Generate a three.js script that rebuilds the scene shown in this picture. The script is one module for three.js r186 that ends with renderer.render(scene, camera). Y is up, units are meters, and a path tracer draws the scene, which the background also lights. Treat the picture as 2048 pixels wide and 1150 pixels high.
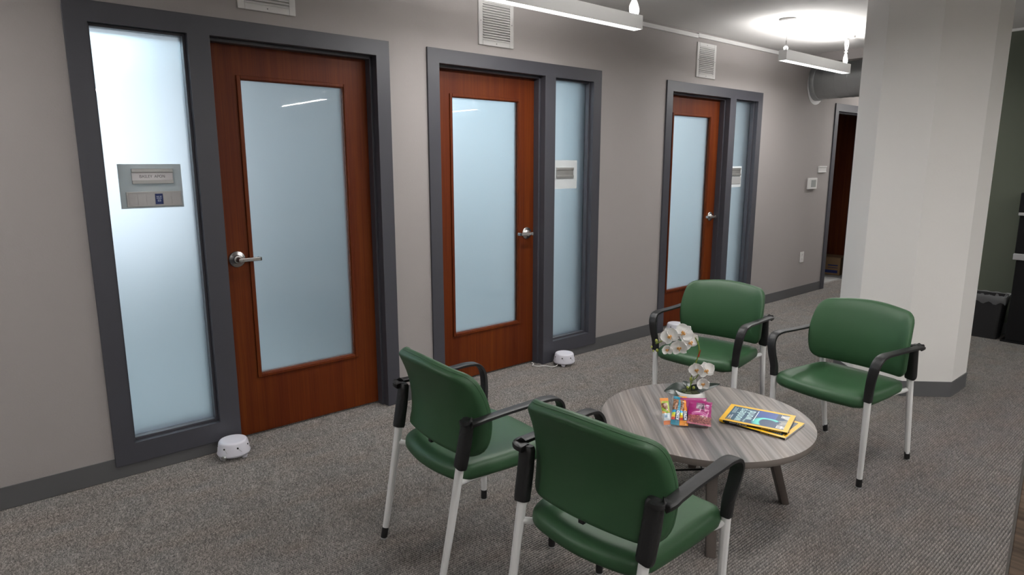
import * as THREE from 'three';
import { mergeGeometries, toCreasedNormals } from 'three/addons/utils/BufferGeometryUtils.js';
import { RoundedBoxGeometry } from 'three/addons/geometries/RoundedBoxGeometry.js';
import { RectAreaLightUniformsLib } from 'three/addons/lights/RectAreaLightUniformsLib.js';

// ───────────────────────── camera, sky, exposure ─────────────────────────
const scene = new THREE.Scene();
const camera = new THREE.PerspectiveCamera(2 * Math.atan(575 / 1308.02) * 180 / Math.PI, 2048 / 1150, 0.05, 60);
camera.position.set(3.5409, 1.5254, 0.4882);
camera.rotation.set(-0.1862, 0.8573, 0.0002, 'YXZ');
scene.add(camera);
scene.background = new THREE.Color(0.80, 0.93, 1.06);        // overcast daylight, seen only through the office windows
scene.backgroundIntensity = 2.1;
const renderer = new THREE.WebGLRenderer({ antialias: true });
renderer.toneMapping = THREE.LinearToneMapping;
renderer.toneMappingExposure = 1.0;
renderer.shadowMap.enabled = true;
RectAreaLightUniformsLib.init();
const LAMP_WHITE = new THREE.Color(1.0, 0.985, 0.965);
const DOWN = 78, UP = 84;                                     // radiance of the linear fixtures' lower and upper lenses
const OFFICE_LIGHT = new THREE.Color(0.58, 0.83, 1.0);

// ───────────────────────── helpers ─────────────────────────
let seed = 20240611;
const rnd = () => { seed = (seed * 1664525 + 1013904223) >>> 0; return seed / 4294967296; };
const V3 = (x, y, z) => new THREE.Vector3(x, y, z);
const names = new Map();
function numbered(n) { const k = names.get(n) ?? 0; names.set(n, k + 1); return k ? `${n}_${String(k).padStart(3, '0')}` : n; }
function uvMetres(g) {
  const ng = g.index ? g.toNonIndexed() : g;
  const p = ng.attributes.position, n = ng.attributes.normal, uv = new Float32Array(p.count * 2);
  for (let i = 0; i < p.count; i += 3) {
    let ax = 0, ay = 0, az = 0;
    for (let k = 0; k < 3; k++) { ax += Math.abs(n.getX(i + k)); ay += Math.abs(n.getY(i + k)); az += Math.abs(n.getZ(i + k)); }
    for (let k = 0; k < 3; k++) {
      const x = p.getX(i + k), y = p.getY(i + k), z = p.getZ(i + k);
      const [u, v] = ax >= ay && ax >= az ? [z, y] : ay >= az ? [x, z] : [x, y];
      uv[(i + k) * 2] = u; uv[(i + k) * 2 + 1] = v;
    }
  }
  ng.setAttribute('uv', new THREE.BufferAttribute(uv, 2));
  return ng;
}
function bx(x0, x1, y0, y1, z0, z1, r = 0) {
  const w = Math.abs(x1 - x0), h = Math.abs(y1 - y0), d = Math.abs(z1 - z0);
  const g = r > 0 ? new RoundedBoxGeometry(w, h, d, 2, Math.min(r, w / 2.01, h / 2.01, d / 2.01)) : new THREE.BoxGeometry(w, h, d);
  g.translate((x0 + x1) / 2, (y0 + y1) / 2, (z0 + z1) / 2);
  return uvMetres(g);
}
const cyl = (a, b, r0, r1 = r0, seg = 18) => {
  const d = new THREE.Vector3().subVectors(b, a), L = d.length();
  const g = new THREE.CylinderGeometry(r1, r0, L, seg, 1);
  g.translate(0, L / 2, 0);
  g.applyQuaternion(new THREE.Quaternion().setFromUnitVectors(V3(0, 1, 0), d.normalize()));
  g.translate(a.x, a.y, a.z);
  return g.toNonIndexed();
};
const tube = (pts, r, seg = 40, rad = 10, closed = false) => new THREE.TubeGeometry(new THREE.CatmullRomCurve3(pts, closed, 'centripetal'), seg, r, rad, closed).toNonIndexed();
const lathe = (pts, seg = 48) => new THREE.LatheGeometry(pts.map(([r, y]) => new THREE.Vector2(r, y)), seg).toNonIndexed();
function merge(gs) {
  const list = (Array.isArray(gs) ? gs : [gs]).map(g => { const h = g.index ? g.toNonIndexed() : g; for (const k of Object.keys(h.attributes)) if (!['position', 'normal', 'uv'].includes(k)) h.deleteAttribute(k); return h; });
  return list.length === 1 ? list[0] : mergeGeometries(list);
}
function obj(name, gs, m, parent = scene) {
  const o = new THREE.Mesh(merge(gs), m);
  o.name = parent === scene ? numbered(name) : name;
  o.castShadow = o.receiveShadow = true;
  parent.add(o);
  return o;
}
function tag(o, label, category, group) { o.userData.label = label; o.userData.category = category; if (group) o.userData.group = group; return o; }
function thing(name, label, category, p = [0, 0, 0], turn = 0, group) {
  const o = new THREE.Group(); o.name = numbered(name); o.position.set(...p); o.rotation.y = turn; scene.add(o);
  return tag(o, label, category, group);
}
function struct(name, gs, m, label) { const o = obj(name, gs, m); o.userData.kind = 'structure'; if (label) o.userData.label = label; return o; }
function structGroup(name, label) { const o = new THREE.Group(); o.name = numbered(name); scene.add(o); o.userData = { kind: 'structure', label }; return o; }
// periodic value noise
function noise2(period, s0) {
  const t = []; let s = s0 >>> 0;
  for (let i = 0; i < period * period; i++) { s = (s * 1664525 + 1013904223) >>> 0; t.push(s / 4294967296); }
  return (x, y) => {
    const xi = Math.floor(x), yi = Math.floor(y), fx = x - xi, fy = y - yi, sx = fx * fx * (3 - 2 * fx), sy = fy * fy * (3 - 2 * fy);
    const at = (a, b) => t[((b % period + period) % period) * period + ((a % period + period) % period)];
    return (at(xi, yi) * (1 - sx) + at(xi + 1, yi) * sx) * (1 - sy) + (at(xi, yi + 1) * (1 - sx) + at(xi + 1, yi + 1) * sx) * sy;
  };
}
function dataTex(w, h, fn, srgb = true, rx = 1, ry = 1) {
  const d = new Uint8Array(w * h * 4);
  for (let y = 0; y < h; y++) for (let x = 0; x < w; x++) {
    const c = fn(x / w, y / h, x, y), i = (y * w + x) * 4;
    d[i] = Math.max(0, Math.min(255, c[0])); d[i + 1] = Math.max(0, Math.min(255, c[1])); d[i + 2] = Math.max(0, Math.min(255, c[2])); d[i + 3] = 255;
  }
  const t = new THREE.DataTexture(d, w, h);
  t.magFilter = THREE.LinearFilter; t.minFilter = THREE.LinearMipmapLinearFilter; t.generateMipmaps = true;
  t.wrapS = t.wrapT = THREE.RepeatWrapping; t.repeat.set(rx, ry);
  if (srgb) t.colorSpace = THREE.SRGBColorSpace;
  t.needsUpdate = true;
  return t;
}
function canvasTex(w, h, draw) {
  const c = document.createElement('canvas'); c.width = w; c.height = h;
  draw(c.getContext('2d'), w, h);
  const t = new THREE.CanvasTexture(c); t.colorSpace = THREE.SRGBColorSpace; t.anisotropy = 8;
  return t;
}
const std = (color, roughness, extra = {}) => new THREE.MeshStandardMaterial({ color, roughness, ...extra });
const phys = (color, roughness, extra = {}) => new THREE.MeshPhysicalMaterial({ color, roughness, ...extra });

// ───────────────────────── textures and materials ─────────────────────────
function tileNoise(k) {                                            // value noise that repeats over u, v = 0..1 with nx by ny cells
  const hash = (a, b, c) => { let h = Math.imul(a + 374761393, 668265263) ^ Math.imul(b + 1274126177, 2246822519) ^ Math.imul(c + k * 7919, 3266489917); h = Math.imul(h ^ (h >>> 15), 2246822519); h = Math.imul(h ^ (h >>> 13), 3266489917); return ((h ^ (h >>> 16)) >>> 0) / 4294967296; };
  return (u, v, nx, ny) => {
    const x = u * nx, y = v * ny, xi = Math.floor(x), yi = Math.floor(y), fx = x - xi, fy = y - yi, sx = fx * fx * (3 - 2 * fx), sy = fy * fy * (3 - 2 * fy), m = (a, n) => ((a % n) + n) % n;
    const at = (a, b) => hash(m(a, nx), m(b, ny), nx * 131 + ny);
    return (at(xi, yi) * (1 - sx) + at(xi + 1, yi) * sx) * (1 - sy) + (at(xi, yi + 1) * (1 - sx) + at(xi + 1, yi + 1) * sx) * sy;
  };
}
const tA = tileNoise(1), tB = tileNoise(2), tC = tileNoise(3), tD = tileNoise(4), nA = noise2(64, 7);
const PITCH = 0.0115, RIBS = 50, CT = PITCH * RIBS;             // carpet tile of 0.575 m
const carpetYarn = []; for (let r = 0; r < RIBS; r++) { const row = []; for (let k = 0; k < 128; k++) row.push(rnd()); carpetYarn.push(row); }
const carpetPhase = []; for (let r = 0; r < RIBS; r++) carpetPhase.push(Math.floor(rnd() * 128) + rnd());
const carpetMap = dataTex(1024, 1024, (u, v) => {
  const rf = u * RIBS, r = Math.floor(rf), across = rf - r - 0.5;
  const sl = v * 128 + across * 1.3 + carpetPhase[r % RIBS], k = ((Math.floor(sl) % 128) + 128) % 128;
  const loop = carpetYarn[r % RIBS][k], fine = tD(u, v, 256, 256);
  const warm = tC(u, v, 8, 4) - 0.5, patch = tA(u, v, 12, 6) - 0.5, line = tB((r + 0.5) / RIBS, v, 50, 9) - 0.5;
  const L = 121 + (loop - 0.5) * 34 + (fine - 0.5) * 70 + patch * 6 + line * 8;
  return [L * 1.0 + warm * 5, L * 0.957, L * 0.922 - warm * 3];
}, true, 1 / CT, 1 / CT);
const carpetBump = dataTex(1024, 1024, (u, v) => {
  const rf = u * RIBS, r = Math.floor(rf), across = rf - r - 0.5, sl = v * 128 + across * 1.3 + carpetPhase[r % RIBS], f = sl - Math.floor(sl);
  const h = 40 + 150 * Math.sqrt(Math.max(0, 1 - Math.pow(2 * f - 1, 2))) + 20 * tD(u, v, 256, 256);
  return [h, h, h];
}, false, 1 / CT, 1 / CT);
const M = {};
M.carpet = std(0xffffff, 0.97, { map: carpetMap, bumpMap: carpetBump, bumpScale: 0.0011 });
const plasterBump = dataTex(512, 512, (u, v) => { const h = 128 + 70 * (tA(u, v, 64, 64) - 0.5) + 60 * (tD(u, v, 200, 200) - 0.5); return [h, h, h]; }, false, 1 / 0.35, 1 / 0.35);
M.wall = std(new THREE.Color(0.355, 0.328, 0.318), 0.72, { bumpMap: plasterBump, bumpScale: 0.0006 });
M.ceiling = std(new THREE.Color(0.68, 0.665, 0.65), 0.9, { bumpMap: plasterBump, bumpScale: 0.0005 });
M.column = std(new THREE.Color(0.84, 0.82, 0.795), 0.75, { bumpMap: plasterBump, bumpScale: 0.0006 });
M.green = std(new THREE.Color(0.080, 0.092, 0.066), 0.7, { bumpMap: plasterBump, bumpScale: 0.0006 });
M.pale = std(new THREE.Color(0.70, 0.69, 0.67), 0.85);
M.office = std(new THREE.Color(0.74, 0.74, 0.73), 0.9);
M.officeFloor = std(new THREE.Color(0.43, 0.43, 0.42), 0.95);
M.frame = std(new THREE.Color(0.060, 0.060, 0.073), 0.42);
M.base = std(new THREE.Color(0.105, 0.105, 0.108), 0.6);
M.gasket = std(new THREE.Color(0.012, 0.012, 0.013), 0.7);
M.white = std(new THREE.Color(0.74, 0.73, 0.72), 0.45);
M.ventWhite = std(new THREE.Color(0.70, 0.69, 0.68), 0.5);
M.screw = std(new THREE.Color(0.22, 0.22, 0.22), 0.4, { metalness: 0.6 });
M.dark = std(new THREE.Color(0.02, 0.02, 0.02), 0.8);
const woodMap = dataTex(1024, 1024, (u, v) => {
  const w = tC(u, v, 4, 2) * 0.9 + tA(u, v, 3, 1) * 0.6;
  const band = Math.sin((u * 10 + w) * Math.PI * 2) * 0.5 + 0.5;
  const pore = tD(u, v, 256, 12), streak = tB(u, v, 64, 2), flame = tA(u, v, 8, 3);
  const L = 0.80 + (band - 0.5) * 0.05 + (pore - 0.5) * 0.10 + (streak - 0.5) * 0.08 + (flame - 0.5) * 0.12;
  return [126 * L, 67 * L * L, 18 * L * L];
}, true, 1 / 0.9, 1 / 2.4);
M.cherry = phys(0xffffff, 0.48, { map: woodMap, specularIntensity: 0.45 });
const tableMap = dataTex(1024, 1024, (u, v) => {
  const s1 = tB(u, v, 30, 2), s2 = tD(u, v, 170, 5), s3 = tA(u, v, 60, 3), plank = tC(u, v, 7, 1);
  const L = 116 + (s1 - 0.5) * 36 + (s2 - 0.5) * 42 + (s3 - 0.5) * 32 + (plank - 0.5) * 24;
  const tint = (s1 - 0.5) * 7;
  return [L * 1.02 + tint, L * 0.965, L * 0.94 - tint];
}, true, 1 / 1.0, 1 / 1.0);
M.table = phys(0xffffff, 0.42, { map: tableMap });
M.tableLeg = std(new THREE.Color(0.088, 0.070, 0.060), 0.5);
M.rod = std(new THREE.Color(0.03, 0.03, 0.03), 0.35, { metalness: 0.8 });
const plankMap = dataTex(512, 512, (u, v) => {
  const L = 78 + (tD(u, v, 4, 120) - 0.5) * 22 + (tB(u, v, 2, 24) - 0.5) * 30 + (tA(u, v, 3, 40) - 0.5) * 16;
  return [L * 1.1, L * 0.95, L * 0.82];
}, true, 1 / 1.1, 1 / 0.55);
M.planks = [2.0, 2.4, 2.2].map(k => phys(new THREE.Color(k, k, k), 0.5, { map: plankMap }));
const vinylBump = dataTex(256, 256, (u, v) => { const h = 128 + 120 * (tD(u, v, 128, 128) - 0.5) + 40 * (tA(u, v, 64, 64) - 0.5); return [h, h, h]; }, false, 1 / 0.12, 1 / 0.12);
M.vinyl = phys(new THREE.Color(0.029, 0.088, 0.035), 0.48, { bumpMap: vinylBump, bumpScale: 0.0002 });
M.blackPlastic = std(new THREE.Color(0.012, 0.012, 0.013), 0.46);
M.legWhite = std(new THREE.Color(0.84, 0.835, 0.83), 0.38);
M.glide = std(new THREE.Color(0.5, 0.5, 0.5), 0.5);
M.steel = std(new THREE.Color(0.55, 0.54, 0.53), 0.27, { metalness: 1 });
M.alu = std(new THREE.Color(0.52, 0.52, 0.51), 0.42, { metalness: 0.85 });
M.fixture = std(new THREE.Color(0.80, 0.80, 0.80), 0.5);
M.lens = std(0xffffff, 0.4, { emissive: LAMP_WHITE, emissiveIntensity: 6 });
M.cordWhite = std(new THREE.Color(0.80, 0.79, 0.78), 0.45);
M.machine = std(new THREE.Color(0.74, 0.73, 0.80), 0.4);
M.galv = std(new THREE.Color(0.46, 0.48, 0.49), 0.42, { metalness: 0.8 });
M.galvFlange = std(new THREE.Color(0.80, 0.80, 0.80), 0.5);
M.frost = phys(new THREE.Color(0.96, 0.965, 0.965), 0.52, { transmission: 1, thickness: 0.006, ior: 1.45, clearcoat: 1, clearcoatRoughness: 0.015 });
M.clear = phys(0xffffff, 0.03, { transmission: 1, thickness: 0, ior: 1.49 });

// ───────────────────────── room shell ─────────────────────────
const CEIL = 2.68, ZB = -6.72;                                  // ceiling height, plane of the back wall
const H = 2.235, J = 0.0881, DW = 0.9181, SW = 0.4125, ML = 0.1017, W = 1.6087;
const UNITS = [{ s: 0, flip: true }, { s: 1.8765, flip: false }, { s: 4.3251, flip: false }];
for (const u of UNITS) {
  if (u.flip) { u.s0 = u.s + J; u.s1 = u.s0 + SW; u.d0 = u.s1 + ML; u.d1 = u.d0 + DW; }
  else { u.d0 = u.s + J; u.d1 = u.d0 + DW; u.s0 = u.d1 + ML; u.s1 = u.s0 + SW; }
}
const S4 = 7.627, D4 = [S4 + J, S4 + J + DW];
const SILL = 0.165, WT = 0.15, VENTS = [0.751, 2.283, 4.747];
// wall with rough openings, extruded from its outline (shape x = distance along the wall, y = height)
{
  const sh = new THREE.Shape([[-5, -0.06], [11, -0.06], [11, CEIL], [-5, CEIL]].map(p => new THREE.Vector2(...p)));
  const hole = (a, b, y0, y1) => sh.holes.push(new THREE.Path([[a, y0], [a, y1], [b, y1], [b, y0]].map(p => new THREE.Vector2(...p))));
  for (const u of UNITS) { hole(u.d0 - 0.03, u.d1 + 0.03, -0.05, H - J + 0.03); hole(u.s0 - 0.03, u.s1 + 0.03, SILL - 0.03, H - J + 0.03); }
  for (const z of VENTS) hole(z + 0.15 - 0.124, z + 0.15 + 0.124, 2.296 + 0.025, 2.296 + 0.273);
  hole(D4[0] - 0.03, D4[1] + 0.03, -0.05, H - J + 0.03);
  const g = new THREE.ExtrudeGeometry(sh, { depth: WT, bevelEnabled: false });
  g.rotateY(Math.PI / 2);                                       // x -> -z, depth -> +x
  g.translate(-WT, 0, 0);
  struct('wall_left', uvMetres(g), M.wall, 'taupe painted corridor wall with three glazed office doors');
}
struct('wall_back', [bx(1.1, 8.3, 0, CEIL, ZB - 0.12, ZB)], M.green, 'dark olive green end wall behind the column');
struct('trim_1', [bx(0, 1.1, 2.585, CEIL, ZB - 0.12, ZB)], M.wall, 'shallow taupe header across the passage by the duct');
struct('trim_2', [bx(1.1, 8.3, CEIL - 0.022, CEIL, ZB, ZB + 0.012)], M.white, 'white strip along the top of the green wall');
struct('wall_right', [bx(8.2, 8.35, 0, CEIL, -7, 5)], M.pale);
struct('wall_front', [bx(-0.2, 8.3, 0, CEIL, 4.9, 5.05)], M.pale);
struct('wall_passage_right', [bx(1.1, 1.22, 0, CEIL, -11, ZB - 0.12)], M.pale);
struct('wall_passage_end', [bx(-0.2, 1.3, 0, CEIL, -11.1, -10.95)], M.pale);
struct('ceiling', [bx(-0.2, 8.35, CEIL, CEIL + 0.12, -11.1, 5.1)], M.ceiling, 'off-white painted ceiling');
struct('trim_3', [bx(1.1, 8.2, 0, 0.104, ZB, ZB + 0.006)], M.base, 'grey rubber base along the green wall');
// carpet: ribs are real, running along the office wall
{
  const prof = [0, -0.0008, -0.0040, -0.0120, -0.0040, -0.0008], K = prof.length, n = Math.ceil(8.5 / PITCH), pos = [], nor = [], uv = [], idx = [];
  const off = [0, 0.19, 0.36, 0.5, 0.64, 0.81];
  for (let i = 0; i < n * K + 1; i++) {
    const at = q => (Math.floor(q / K) + off[((q % K) + K) % K]) * PITCH - PITCH * 14;
    const x = at(i), y = prof[i % K], y0 = prof[(i + K - 1) % K], y1 = prof[(i + 1) % K], sl = (y1 - y0) / (at(i + 1) - at(i - 1)), l = Math.hypot(sl, 1);
    for (const z of [5, -11]) { pos.push(x, y, z); nor.push(-sl / l, 1 / l, 0); uv.push(x + PITCH / 2, -z); }
    if (i) { const a = (i - 1) * 2, b = i * 2; idx.push(a, b, b + 1, a, b + 1, a + 1); }
  }
  const g = new THREE.BufferGeometry();
  g.setAttribute('position', new THREE.Float32BufferAttribute(pos, 3)); g.setAttribute('normal', new THREE.Float32BufferAttribute(nor, 3)); g.setAttribute('uv', new THREE.Float32BufferAttribute(uv, 2)); g.setIndex(idx);
  struct('floor', [g, uvMetres(new THREE.BoxGeometry(8.6, 0.1, 16.3).translate(4.05, -0.066, -3))], M.carpet, 'ribbed grey-brown loop carpet');
}
// baseboards between the frames
{
  const runs = [[-5, 0.0], [0, UNITS[0].d0 - ML * 0.9], [W, UNITS[1].s], [UNITS[1].s0 - ML * 0.1, UNITS[1].s + W], [UNITS[1].s + W, UNITS[2].s], [UNITS[2].s0 - ML * 0.1, UNITS[2].s + W], [UNITS[2].s + W, S4], [D4[1] + J, 11]];
  struct('baseboard_left', runs.map(([a, b]) => bx(0, 0.006, 0, 0.104, -b, -a)), M.base, 'dark grey rubber base along the taupe wall');
}
// surface raceway at the top of the wall, two lengths meeting above the third vent
const race1 = obj('cable_raceway', [bx(0, 0.022, 2.622, 2.655, -4.737, 5, 0.003), bx(0.022, 0.025, 2.634, 2.638, -4.737, 5)], M.white);
tag(race1, 'long white cable raceway over the first doors, ending at the third vent', 'raceway');
const race2 = obj('cable_raceway', [bx(0, 0.022, 2.630, 2.663, ZB, -4.740, 0.003), bx(0.022, 0.025, 2.642, 2.646, ZB, -4.740)], M.white);
tag(race2, 'short white cable raceway at the ceiling between the third vent and the duct', 'raceway');

// ───────────────────────── offices behind the glass ─────────────────────────
{
  const X0 = -3.4, cuts = [1.2, -1.74, -3.90, -6.95, -9.7];
  const part = [];
  for (const z of cuts) if (z !== -1.74) part.push(bx(X0, -WT, 0, CEIL, z - 0.05, z + 0.05));
  struct('wall_office_accent', [bx(X0, -WT, 0, CEIL, -1.79, -1.69)], std(new THREE.Color(0.265, 0.27, 0.27), 0.9), 'grey partition beside the first office');
  struct('wall_office_partitions', part, M.office, 'white partitions between the offices');
  const sh = new THREE.Shape([[-1.3, 0], [9.8, 0], [9.8, CEIL], [-1.3, CEIL]].map(p => new THREE.Vector2(...p)));
  for (const [a, b, y0, y1] of [[-0.4, 1.25, 0.75, 2.45], [2.0, 3.6, 1.2, 2.3], [4.3, 6.4, 1.0, 2.4]]) sh.holes.push(new THREE.Path([[a, y0], [a, y1], [b, y1], [b, y0]].map(p => new THREE.Vector2(...p))));
  const g = new THREE.ExtrudeGeometry(sh, { depth: 0.15, bevelEnabled: false }); g.rotateY(Math.PI / 2); g.translate(X0 - 0.15, 0, 0);
  struct('wall_office_outer', uvMetres(g), M.office, 'outer office wall with daylight windows');
  struct('ceiling_offices', [bx(X0 - 0.15, -WT, CEIL, CEIL + 0.12, -9.8, 1.3)], M.office);
  struct('floor_offices', [bx(X0 - 0.15, -WT + 0.02, -0.1, -0.002, -9.8, 1.3)], M.officeFloor);
}

// ───────────────────────── door and sidelight units ─────────────────────────
const unitText = ['the office with the name plate', 'the middle office', 'the office beside the thermostat'];
const PROUD = 0.014, LEAFX = -0.092, GLX = -0.066;
const ringBox = (x0, x1, y0, y1, z0, z1, t, r = 0) => [bx(x0, x1, y0, y1, z0, z0 + t, r), bx(x0, x1, y0, y1, z1 - t, z1, r), bx(x0, x1, y0, y0 + t, z0 + t, z1 - t, r), bx(x0, x1, y1 - t, y1, z0 + t, z1 - t, r)];
function frameGeo(face, hole, jx) {                               // welded metal frame: one outline, fine eased edges
  const sh = new THREE.Shape(face.map(p => new THREE.Vector2(...p)));
  if (hole) sh.holes.push(new THREE.Path(hole.map(p => new THREE.Vector2(...p))));
  const t = 0.0018, g = new THREE.ExtrudeGeometry(sh, { depth: PROUD - jx - 2 * t, bevelEnabled: true, bevelThickness: t, bevelSize: t, bevelOffset: -t, bevelSegments: 2 });
  g.rotateY(Math.PI / 2); g.translate(jx + t, 0, 0);
  return uvMetres(g);
}
UNITS.forEach((u, i) => {
  const f = [], e = u.s + W, jx = -WT - 0.005;
  const face = u.flip ? [[u.s, 0.062], [u.s, H], [e, H], [e, 0], [u.d1, 0], [u.d1, H - J], [u.d0, H - J], [u.d0, 0], [u.s1, 0], [u.s1, 0.062]]
    : [[u.s, 0], [u.s, H], [e, H], [e, 0.062], [u.s0, 0.062], [u.s0, 0], [u.d1, 0], [u.d1, H - J], [u.d0, H - J], [u.d0, 0]];
  f.push(frameGeo(face, [[u.s0, SILL], [u.s0, H - J], [u.s1, H - J], [u.s1, SILL]], jx));
  // door stop, one rebate in front of the leaf
  for (const z of [[-u.d0 - 0.016, -u.d0], [-u.d1, -u.d1 + 0.016]]) f.push(bx(LEAFX, -0.038, 0, H - J, z[0], z[1], 0.002));
  f.push(bx(LEAFX, -0.038, H - J - 0.016, H - J, -u.d1, -u.d0, 0.002));
  const fr = struct(`trim_${i + 4}`, f, M.frame, `dark slate metal frame around door and sidelight of ${unitText[i]}`);
  // sidelight
  const wn = structGroup(`window_${i + 1}`, `narrow frosted sidelight of ${unitText[i]}`);
  obj('pane', [bx(GLX - 0.003, GLX + 0.003, SILL + 0.004, H - J - 0.004, -u.s1 + 0.004, -u.s0 - 0.004)], M.frost, wn);
  obj('glazing_stop', ringBox(GLX + 0.003, -0.026, SILL, H - J, -u.s1, -u.s0, 0.014, 0.002), M.frame, wn);
  obj('glazing_stop', ringBox(-WT + 0.02, GLX - 0.003, SILL, H - J, -u.s1, -u.s0, 0.014, 0.002), M.frame, wn);
  // leaf
  const dr = structGroup(`door_${i + 1}`, `cherry wood door with large frosted glass lite of ${unitText[i]}`);
  const a = u.d0 + 0.004, c = u.d1 - 0.004, ym = H - J - 0.005, st = 0.150, l0 = a + st, l1 = c - st, y0 = 0.342, y1 = 1.975;
  const lx = LEAFX - 0.044;
  obj('leaf', [bx(lx, LEAFX, 0.012, ym, -l0, -a), bx(lx, LEAFX, 0.012, ym, -c, -l1), bx(lx, LEAFX, 0.012, y0, -l1, -l0), bx(lx, LEAFX, y1, ym, -l1, -l0)], M.cherry, dr);
  // wooden bead with a small ogee: two stepped rings
  obj('glazing_bead', [...ringBox(LEAFX - 0.012, LEAFX + 0.009, y0 - 0.008, y1 + 0.008, -l1 - 0.008, -l0 + 0.008, 0.020, 0.004), ...ringBox(LEAFX - 0.016, LEAFX + 0.003, y0 + 0.006, y1 - 0.006, -l1 + 0.006, -l0 - 0.006, 0.010, 0.002)], M.cherry, dr);
  obj('pane', [bx(lx + 0.016, lx + 0.022, y0 + 0.004, y1 - 0.004, -l1 + 0.004, -l0 - 0.004)], M.frost, dr);
  obj('back_bead', ringBox(lx - 0.006, lx + 0.016, y0 - 0.008, y1 + 0.008, -l1 - 0.008, -l0 + 0.008, 0.020, 0.004), M.cherry, dr);
  // lever set: round rose, hub and a squared lever that returns towards the door
  const zs = u.flip ? -(a + 0.078) : -(c - 0.078), dir = u.flip ? -1 : 1, hy = 1.019;
  const set = new THREE.Group(); set.name = 'lever_set'; dr.add(set); set.position.set(LEAFX, hy, zs);
  const rot = g => { g.rotateZ(-Math.PI / 2); return g; };
  obj('rose', [rot(lathe([[0.0001, 0], [0.0445, 0], [0.0445, 0.004], [0.040, 0.008], [0.026, 0.013], [0.022, 0.020], [0.0205, 0.024], [0.0001, 0.024]], 40))], M.steel, set);
  obj('lever', [rot(lathe([[0.0001, 0.022], [0.016, 0.022], [0.015, 0.036], [0.0125, 0.052], [0.0125, 0.066], [0.011, 0.068], [0.0001, 0.068]], 28)),
    bx(0.052, 0.066, -0.0105, 0.0105, Math.min(0, dir * 0.112), Math.max(0, dir * 0.112), 0.004), bx(0.026, 0.066, -0.0105, 0.0105, Math.min(dir * 0.100, dir * 0.112), Math.max(dir * 0.100, dir * 0.112), 0.004)], M.steel, set);
});
// doorway into the dark store room
{
  const f = [frameGeo([[S4, 0], [S4, H], [D4[1] + J, H], [D4[1] + J, 0], [D4[1], 0], [D4[1], H - J], [D4[0], H - J], [D4[0], 0]], null, -WT - 0.005),
    bx(LEAFX, -0.038, 0, H - J, -D4[0] - 0.016, -D4[0], 0.002), bx(LEAFX, -0.038, 0, H - J, -D4[1], -D4[1] + 0.016, 0.002), bx(LEAFX, -0.038, H - J - 0.016, H - J, -D4[1], -D4[0], 0.002)];
  struct('trim_7', f, M.frame, 'dark slate metal frame of the open doorway by the column');
}

// ───────────────────────── column ─────────────────────────
{
  const cx = 1.929, cz = -4.600, s = 0.316, R = s / (2 * Math.sin(Math.PI / 8));
  const col = thing('column', 'pale greige octagonal column with dark grey base', 'column', [cx, 0, cz]);
  const shaft = new THREE.CylinderGeometry(R, R, CEIL, 8, 1); shaft.rotateY(Math.PI / 8); shaft.translate(0, CEIL / 2, 0);
  obj('shaft', [uvMetres(toCreasedNormals(shaft, 0.3))], M.column, col);
  const bs = new THREE.CylinderGeometry(R + 0.006, R + 0.006, 0.104, 8, 1); bs.rotateY(Math.PI / 8); bs.translate(0, 0.052, 0);
  obj('base', [uvMetres(toCreasedNormals(bs, 0.3))], M.base, col);
  col.userData.kind = 'structure'; delete col.userData.category;
}

// ───────────────────────── vents ─────────────────────────
function vent(z0, label) {
  const v = thing('wall_vent', label, 'vent', [0, 2.296, -(z0 + 0.15)], 0, 'louvred vents above the doors');
  obj('frame', ringBox(0, 0.011, 0, 0.298, -0.15, 0.15, 0.034, 0.003), M.ventWhite, v);
  obj('boot', [bx(-0.40, 0.0, 0.026, 0.028, -0.122, 0.122), bx(-0.40, 0.0, 0.270, 0.272, -0.122, 0.122), bx(-0.40, 0.0, 0.028, 0.270, -0.122, -0.120), bx(-0.40, 0.0, 0.028, 0.270, 0.120, 0.122), bx(-0.40, -0.398, 0.026, 0.272, -0.122, 0.122)], M.galv, v);
  const n = 15, sl = new THREE.BoxGeometry(0.0018, 0.0195, 0.232); sl.rotateZ(0.62);
  const g = uvMetres(sl);
  for (let k = 0; k < n; k++) { const o = obj('slat', [g], M.ventWhite, v); o.position.set(0.0085, 0.040 + k * (0.220 / (n - 1)), 0); }
  for (const [y, z] of [[0.016, 0], [0.282, 0], [0.149, 0.133], [0.149, -0.133]]) { const s = obj('screw', [cyl(V3(0.010, 0, 0), V3(0.0125, 0, 0), 0.0038, 0.003, 10)], M.screw, v); s.position.set(0, y, z); }
}
vent(VENTS[0], 'white louvred wall vent above the door with the name plate sidelight');
vent(VENTS[1], 'white louvred wall vent above the middle door, behind the long hanging light');
vent(VENTS[2], 'white louvred wall vent above the door nearest the thermostat');

// ───────────────────────── linear pendants ─────────────────────────
function coil(x, yb, z, ht, wd, r = 0.0046) {                  // spare white cord tied into an hourglass bundle
  const gs = [];
  for (let k = 0; k < 6; k++) {
    const a = k / 6 * Math.PI * 2 + 0.4, pts = [], w = wd * (0.55 + 0.45 * ((k * 7) % 5) / 4);
    for (let i = 0; i <= 14; i++) { const t = i / 14 * Math.PI * 2, y = yb + ht * (0.5 - 0.5 * Math.cos(t)), wob = Math.sin(t) * Math.cos((0.5 - 0.5 * Math.cos(t)) * Math.PI) * w; pts.push(V3(x + Math.cos(a) * wob * 0.5, y, z + Math.sin(a) * wob + Math.cos(a) * wob)); }
    pts.pop();
    gs.push(tube(pts, r, 48, 8, true));
  }
  gs.push(new THREE.TorusGeometry(0.011, 0.004, 8, 16).rotateX(Math.PI / 2).translate(x, yb + ht * 0.5, z).toNonIndexed());
  return gs;
}
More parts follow.
